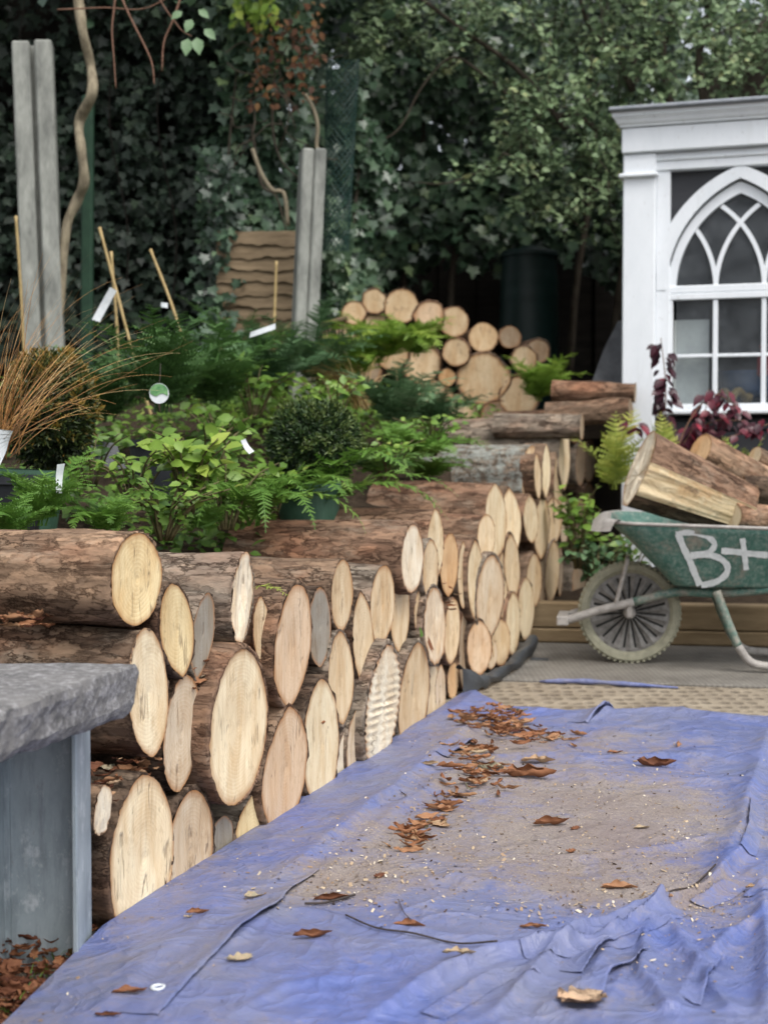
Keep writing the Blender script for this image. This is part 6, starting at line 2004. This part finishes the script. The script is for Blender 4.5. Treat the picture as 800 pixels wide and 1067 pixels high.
Lf(655, 600, 6.25, nst=12, h=.2, spread=.16, nl=6, size=.05, mat=M['leafy'], label='green plant under the front of the barrow tray', tone=.3)
Lf(745, 600, 6.5, nst=10, h=.12, spread=.25, nl=6, size=.05, mat=M['fern_blue'], label='dim leafy plant under the barrow tray behind its legs', tone=.2)

# purple-leaved shrub against the window
base = at(694, 520, 6.55); root = empty('purple_shrub', base); tag(root, 'shrub with drooping dark purple and red leaves in front of the summerhouse window', 'shrub')
b = MB(); L = Leafage()
paths = [[(694, 520), (692, 455), (693, 400), (688, 352)], [(694, 520), (705, 465), (740, 440), (775, 438)], [(694, 520), (712, 470), (730, 450), (738, 405)], [(694, 520), (730, 470), (770, 452), (806, 440)], [(694, 520), (682, 470), (667, 445), (655, 445)], [(694, 520), (706, 475), (716, 455), (722, 445)], [(694, 520), (712, 450), (742, 412), (768, 424)]]
for k, pth in enumerate(paths):
    Yk = 6.55 - .05 * k * .5
    pts = smooth_path([at(u, v, Yk) for u, v in pth], 8); b.tube([q - base for q in pts], [.0045 * (1 - .6 * i / len(pts)) for i in range(len(pts))], 6)
    m = 85 if k == 0 else (12 if k == 4 else 30)
    for j in range(m):
        t = rng.uniform(.42 if k else .3, 1.0)
        if k == 4: t = rng.uniform(.75, 1)
        if k == 2: t = rng.uniform(.3, .65) if rng.random() < .8 else rng.uniform(.65, 1)
        q = pts[min(int(t * (len(pts) - 1)), len(pts) - 1)] - base
        sx = rng.choice([-1, 1])
        T = np.array([sx * rng.uniform(.2, 1.1), -.3 + rng.normal(0, .3), -rng.uniform(.3, 1.1)])
        L.put((q + np.array([sx * rng.uniform(.0, .03), rng.normal(0, .02), rng.normal(0, .02)]))[None], np.array([[sx * .5 + rng.normal(0, .3), -.7, .6]]), T[None], rng.uniform(.042, .074), T_OVATE, np.clip(rng.normal(.30 if k == 0 else .58, .2), 0, 1))
b.build('stem', M['twig'], root); L.build('foliage', M['purple'], root)

# low growth between the named plants
L = Leafage(); m = 0
n_ = 16000
yy_ = rng.uniform(2.75, 7.4, n_); dd_ = rng.uniform(.42, 2.6, n_)
xx_ = wall_x(yy_) - dd_
P_ = np.column_stack([xx_, yy_, np.zeros(n_)]); dn = fbm(P_ * 2.3, 3, 33)
kk = dn > -.10 + .10 * (yy_ > 4.5); P_ = P_[kk]; dn = dn[kk]; m = len(P_)
P_[:, 2] = bed_z(P_[:, 0], P_[:, 1]) + rng.uniform(0, .17, m) * np.clip(.5 + dn, .2, 1)
L.put(P_, np.column_stack([rng.normal(0, .5, m), -.3 + rng.normal(0, .5, m), np.ones(m)]), rng.normal(size=(m, 3)), rng.uniform(.022, .05, m), T_OVATE, np.clip(.32 + .4 * dn + rng.normal(0, .2, m), 0, 1))
tag(L.build('ground_cover', M['leafy']), 'low green ground cover between the ferns and pots of the bed', 'ground cover', kind='stuff')

# ------------------------------------------------------------------ fallen leaves, chips, litter
def leaf_mesh(L, c, size, az, curl, fold, tone, tilt=0.0, up=0.0, asp=.5):
    nu, nv = 11, 8
    V = []
    for i in range(nu):
        t = i / (nu - 1)
        wdt = asp * math.sin(math.pi * min(t * .90 + .07, 1)) ** .6 * (1 + .22 * math.sin(t * 19 + az * 7) + .12 * math.sin(t * 41 + az * 3))
        a = curl * (t - .5)
        cx_ = math.sin(a) / max(abs(curl), .01) if abs(curl) > .01 else t - .5
        cz_ = (1 - math.cos(a)) / max(abs(curl), .01) if abs(curl) > .01 else 0
        for j in range(nv):
            s_ = (j / (nv - 1) - .5)
            fo_ = max(fold * (1.6 + .8 * math.sin(3 * t + az * 3)), .05)
            V.append((cx_ + .05 * math.sin(9 * s_ + az), wdt * math.sin(fo_ * s_ * 2) / (2 * fo_), cz_ + wdt * (1 - math.cos(fo_ * s_ * 2)) / (2 * fo_) + .03 * math.sin(7 * t + 9 * s_ + az)))
    V = np.array(V)
    V += .06 * np.stack([fbm(V * 3.3 + az * 5 + k_, 2, 7 + k_) for k_ in range(3)], 1) * [1, 1, 1.5]
    V = V * size
    ca, sa = math.cos(az), math.sin(az); ct, st = math.cos(tilt), math.sin(tilt)
    V = np.column_stack([V[:, 0], V[:, 1] * ct - V[:, 2] * st, V[:, 1] * st + V[:, 2] * ct])
    V = np.column_stack([V[:, 0] * ca - V[:, 1] * sa, V[:, 0] * sa + V[:, 1] * ca, V[:, 2]])
    V[:, 2] -= V[:, 2].min() - up
    V += np.asarray(c)
    I = np.arange(nu * nv).reshape(nu, nv)
    q = np.stack([I[:-1, :-1].ravel(), I[1:, :-1].ravel(), I[1:, 1:].ravel(), I[:-1, 1:].ravel()], 1)
    L.add(V, np.concatenate([q[:, [0, 1, 2]], q[:, [0, 2, 3]]]), np.clip(tone + rng.normal(0, .03, len(V)), 0, 1))


def ground_pt(u, v):
    p_ = gnd(u, v, .02); p_[2] = tarp_h(p_[0], p_[1]) + .001
    return p_


FL = [  # u, v, px, azimuth, curl, fold, tone, tilt, label
    (574, 858, 36, .1, .9, .7, .35, .3, 'curled rust-brown leaf lying alone in the middle of the dusty patch'),
    (645, 924, 34, .0, .5, .4, .62, .1, 'flat tan leaf with a pale rim near the lower right of the dusty patch'),
    (705, 775, 19, 1.3, .5, .9, .6, 1.1, 'small brown leaf standing on edge at the far right of the tarpaulin'),
    (683, 799, 38, -.3, 1.2, .8, .2, .2, 'crumpled dark red leaf on the far right of the tarpaulin'),
    (552, 812, 50, -.25, .9, 1.0, .4, .3, 'long folded orange-brown leaf just below the leaf heap'),
    (420, 863, 26, -.8, 1.3, .9, .35, .3, 'brown leaf curled up in the gutter left of the dusty patch'),
    (433, 878, 24, .2, 1.2, .9, .55, .2, 'cup-shaped tan leaf at the lower end of the leaf trail'),
    (455, 857, 20, .5, 1.2, .9, .3, .2, 'small brown leaf in the leaf trail above the cup-shaped one'),
    (594, 888, 13, .5, 1.4, .9, .45, .1, 'tiny curled brown leaf below the lone rust-brown leaf'),
    (325, 978, 38, .2, .8, .8, .3, .2, 'ragged brown leaf in the lower left below the gutter of sawdust'),
    (206, 954, 22, .3, .6, .8, .5, .2, 'folded brown leaf near the tarpaulin edge below the lowest pale log'),
    (135, 1034, 33, .1, .4, .3, .38, .0, 'flat pinkish leaf at the bottom left beside the eyelet'),
    (113, 1058, 26, .0, .9, .8, .25, .1, 'dark curled leaf at the bottom left edge of the tarpaulin'),
    (250, 1002, 28, .5, .5, .4, .92, .1, 'yellowish grey leaf right on the hem of the tarpaulin'),
    (478, 1004, 32, -.1, .4, .4, .88, .0, 'olive grey flat leaf at the bottom middle'),
    (690, 942, 24, -.8, .5, .5, .7, .1, 'pale leaf on edge beside the fold at the right'),
    (598, 862, 14, .7, 1.0, .9, .25, .5, 'stalk end of a brown leaf right of the lone rust-brown leaf'),
    (668, 862, 16, .1, .4, .3, .9, .0, 'small grey leaf flake right of the middle of the dusty patch'),
    (785, 924, 18, .1, .6, .4, .8, .0, 'small grey-brown leaf at the right edge by the fold'),
    (494, 818, 32, .0, 1.1, .9, .3, .2, 'bunched brown leaf at the narrow part of the leaf trail'),
    (510, 801, 30, -.4, .5, .4, .95, .1, 'grey-green leaf in the leaf trail'),
    (447, 802, 18, .2, .6, .9, .85, .9, 'pale yellow leaf standing up left of the leaf trail'),
    (560, 796, 32, -.1, .4, .4, .8, .0, 'flat grey-tan leaf right of the leaf trail'),
    (640, 785, 16, .2, .6, .4, .5, .0, 'small leaf below the far edge of the tarpaulin'),
    (265, 936, 20, .3, .5, .4, .93, .1, 'pale curled flake left of the sawdust gutter'),
    (345, 938, 36, .25, .4, .9, .22, .6, 'long thin reddish leaf stalk at the left end of the sawdust gutter'),
    (395, 915, 17, .9, .7, .6, .12, .3, 'small dark red leaf in the sawdust gutter'),
    (426, 968, 30, .0, .3, .5, .4, .1, 'thin brown strip of leaf above the dark twig'),
    (555, 965, 26, .05, .6, .6, .55, .1, 'light brown leaf strip at the lower edge of the dusty patch'),
    (196, 768 + 190, 10, .4, .6, .4, .9, .0, 'tiny pale flake beside the folded brown leaf near the tarpaulin edge'),
]
for (u, v, px, az, cu, fo, tone, tilt, lab) in FL:
    p_ = ground_pt(u, v); L = Leafage()
    leaf_mesh(L, (0, 0, 0), px * p_[1] / FPX * 1.05, az, cu, fo * 1.25, tone, tilt, .0, rng.uniform(.32, .55))
    o = L.build('fallen_leaf', M['dead'], loc=p_, smooth=True); tag(o, lab, 'leaf', 'fallen leaves on the tarpaulin')

# heap and trail of leaves
L = Leafage()
for k in range(250):
    r_ = rng.random()
    if r_ < .60: u, v = rng.normal(527, 26), rng.normal(758, 7.5); v += (u - 527) * .18; hgt_ = .03 * math.exp(-((u - 520) / 30) ** 2)
    elif r_ < .85: u, v = rng.normal(497, 15), rng.uniform(772, 830); hgt_ = .008
    else: t = rng.random(); u, v = 480 - 60 * t + rng.normal(0, 9), 825 + 55 * t + rng.normal(0, 6); hgt_ = .0
    p_ = ground_pt(u, v)
    leaf_mesh(L, p_, rng.uniform(.022, .070), rng.normal(2.7, .9) + 3.14 * (k % 2), rng.uniform(.3, 1.6), rng.uniform(.3, 1.5), np.clip(rng.normal(.52, .2), 0, 1), rng.normal(0, .6), rng.uniform(0, 1) * hgt_, rng.uniform(.14, .40))
tag(L.build('leaf_heap', M['dead'], smooth=True), 'heap of dry brown leaves at the far corner of the tarpaulin, trailing off', 'leaves', kind='stuff')
L = Leafage()
for k in range(620):
    u, v = rng.uniform(-30, 92), rng.uniform(945, 1080)
    if u > 92 - (v - 985) * 1.05 and v > 985: continue
    hgt_ = .05 * max(0, 1 - abs(v - 975) / 40) * (u < 55)
    p_ = gnd(u, v, .0); p_[2] = -.02 + .012 * rng.random()
    leaf_mesh(L, p_, rng.uniform(.012, .05), rng.uniform(0, 6.28), rng.uniform(.3, 1.6), rng.uniform(.2, 1.4), np.clip(rng.normal(.22, .13), 0, 1), rng.normal(0, .6), rng.uniform(0, 1) * hgt_, rng.uniform(.2, .5))
tag(L.build('leaf_litter', M['dead'], smooth=True), 'reddish brown leaf litter on the gritty ground at the foot of the steel leg', 'leaves', kind='stuff')
L = Leafage()
for k in range(60):
    v = rng.uniform(985, 1075); u = 92 - (v - 985) * 1.05 + rng.normal(-8, 7)
    p_ = gnd(u, v, -.02); az = rng.uniform(0, 6.28); l = rng.uniform(.012, .035)
    L.strip(np.array([p_, p_ + [.3 * l * math.cos(az), .3 * l * math.sin(az), .6 * l], p_ + [l * math.cos(az), l * math.sin(az), .8 * l]]), [.0012, .001, .0003], [math.sin(az), -math.cos(az), 0], rng.uniform(.2, .9))
tag(L.build('grass', M['leafy']), 'sparse short grass along the tarpaulin edge at the bottom left', 'grass', kind='stuff')

# wood chips and sawdust crumbs
L = Leafage(); n_ = 0
P_ = []; tries = 0
while len(P_) < 6500 and tries < 160000:
    tries += 1
    v = 735 + 345 * rng.random() ** 1.3; u = rng.uniform(0, 810)
    p_ = gnd(u, v, .02)
    if p_[0] < wall_x(p_[1]) + .02 or p_[1] > 4.4: continue
    d_ = tarp_d(p_[0], p_[1])
    if rng.random() < np.clip((d_ - .02) * .9, .03, 1) ** 1.6:
        p_[2] = tarp_h(p_[0], p_[1]) + .0012; P_.append(p_)
for (u, v, su, sv, k_) in [(610, 945, 70, 9, 420), (395, 905, 45, 22, 420), (735, 940, 16, 14, 190), (330, 935, 40, 12, 200), (480, 880, 30, 25, 200), (690, 1000, 60, 25, 120), (650, 800, 70, 10, 160), (440, 830, 22, 22, 200), (610, 765, 60, 6, 110)]:
    for _ in range(k_):
        p_ = gnd(rng.normal(u, su), max(rng.normal(v, sv), 745), .02)
        if p_[0] > wall_x(p_[1]) + .02 and p_[1] < 4.4:
            p_[2] = tarp_h(p_[0], p_[1]) + .0012 + .002 * rng.random(); P_.append(p_)
P_ = np.array(P_); m = len(P_)
T_CHIP = (np.array([[-.5, -.25, 0], [.45, -.3, .05], [.5, .2, .12], [-.4, .3, .02]]), np.array([[0, 1, 2], [0, 2, 3]]))
S = .0014 + .0055 * rng.random(m) ** 5 + .007 * (rng.random(m) < .010)
S[6500:] *= 1.4
L.put(P_, np.column_stack([rng.normal(0, .45, m), rng.normal(0, .45, m), np.ones(m)]), rng.normal(size=(m, 3)) * [1, 1, .2], S, T_CHIP, np.clip(rng.normal(.50, .27, m), 0, 1))
tag(L.build('wood_chips', M['chips']), 'pale sawdust crumbs and wood chips scattered over the tarpaulin', 'wood chips', kind='stuff')
# larger splinters: bark flakes lodged in the stack
L = Leafage()
for (u0, v0, u1, v1, cnt, off) in [(96, 800, 128, 838, 70, -.03), (0, 640, 62, 654, 50, -.16), (200, 690, 232, 722, 36, -.015), (208, 802, 245, 828, 30, -.01), (120, 790, 178, 812, 26, -.02), (255, 690, 280, 720, 14, -.015), (330, 755, 352, 775, 10, -.01), (460, 600, 480, 640, 14, .01)]:
    for k in range(cnt):
        p_ = on_wall(rng.uniform(u0, u1), rng.uniform(v0, v1), off + rng.normal(0, .015))
        leaf_mesh(L, p_, rng.uniform(.012, .05), rng.uniform(0, 6.28), rng.uniform(.2, 1.4), rng.uniform(.1, .9), np.clip(rng.normal(.4, .25), 0, 1), rng.normal(0, .8), 0, rng.uniform(.15, .4))
tag(L.build('bark_flakes', M['dead'], smooth=True), 'loose bark flakes and splinters lodged between the stacked logs', 'bark', kind='stuff')
p_ = ground_pt(606, 1043); L = Leafage()
leaf_mesh(L, (0, 0, 0), .072, .45, .5, .25, .72, .0, 0, .8)
tag(L.build('bark_piece', M['bark'], loc=p_, smooth=False, color=(.34, .26, .19, 0.0)), 'broad pale piece of bark at the bottom right of the tarpaulin', 'bark')
for pts, r_, lab in [([(360, 961), (392, 972), (430, 978), (475, 985), (518, 990)], .0016, 'thin dark twig lying across the lower middle of the tarpaulin'),
                     ([(680, 938), (700, 927), (722, 921), (745, 911)], .0018, 'short dark twig at the right by the fold'), ([(318, 948), (340, 944), (370, 936)], .0022, 'short reddish twig at the left end of the sawdust gutter'),
                     ([(415, 942), (421, 955), (432, 966)], .0008, 'hair-thin twig beside the long dark one')]:
    b = MB(); b.tube(smooth_path([ground_pt(u, v) + [0, 0, .004] for u, v in pts], 8), r_, 6)
    tag(b.build('fallen_twig', M['blackline'], smooth=True), lab, 'twig')
# leaves caught on the stack
for u, v, s_, mat, tone, az, lab in [(438, 664, .045, 'leafy', .2, 2.4, 'green leaf stuck on the broken squarish log end'), (447, 674, .05, 'dead', .3, .8, 'brown leaf stuck on the broken squarish log end')]:
    L = Leafage(); L.put(np.zeros((1, 3)), (WN + [0, 0, .3])[None], np.array([[.5 * math.cos(az), .6, .5 * math.sin(az)]]), s_, T_IVY if mat == 'dead' else T_OVATE, tone)
    tag(L.build('stuck_leaf', M[mat], loc=on_wall(u, v, .05)), lab, 'leaf')
L = Leafage(); frond(L, (0, 0, 0), -.5, .10, .2, .9, 12, .022, T_PINNA, .5)
tag(L.build('fern_sprig', M['fern_yellow'], loc=on_wall(262, 612, .01)), 'small yellow-green fern sprig caught beside the torn white log end', 'sprig')
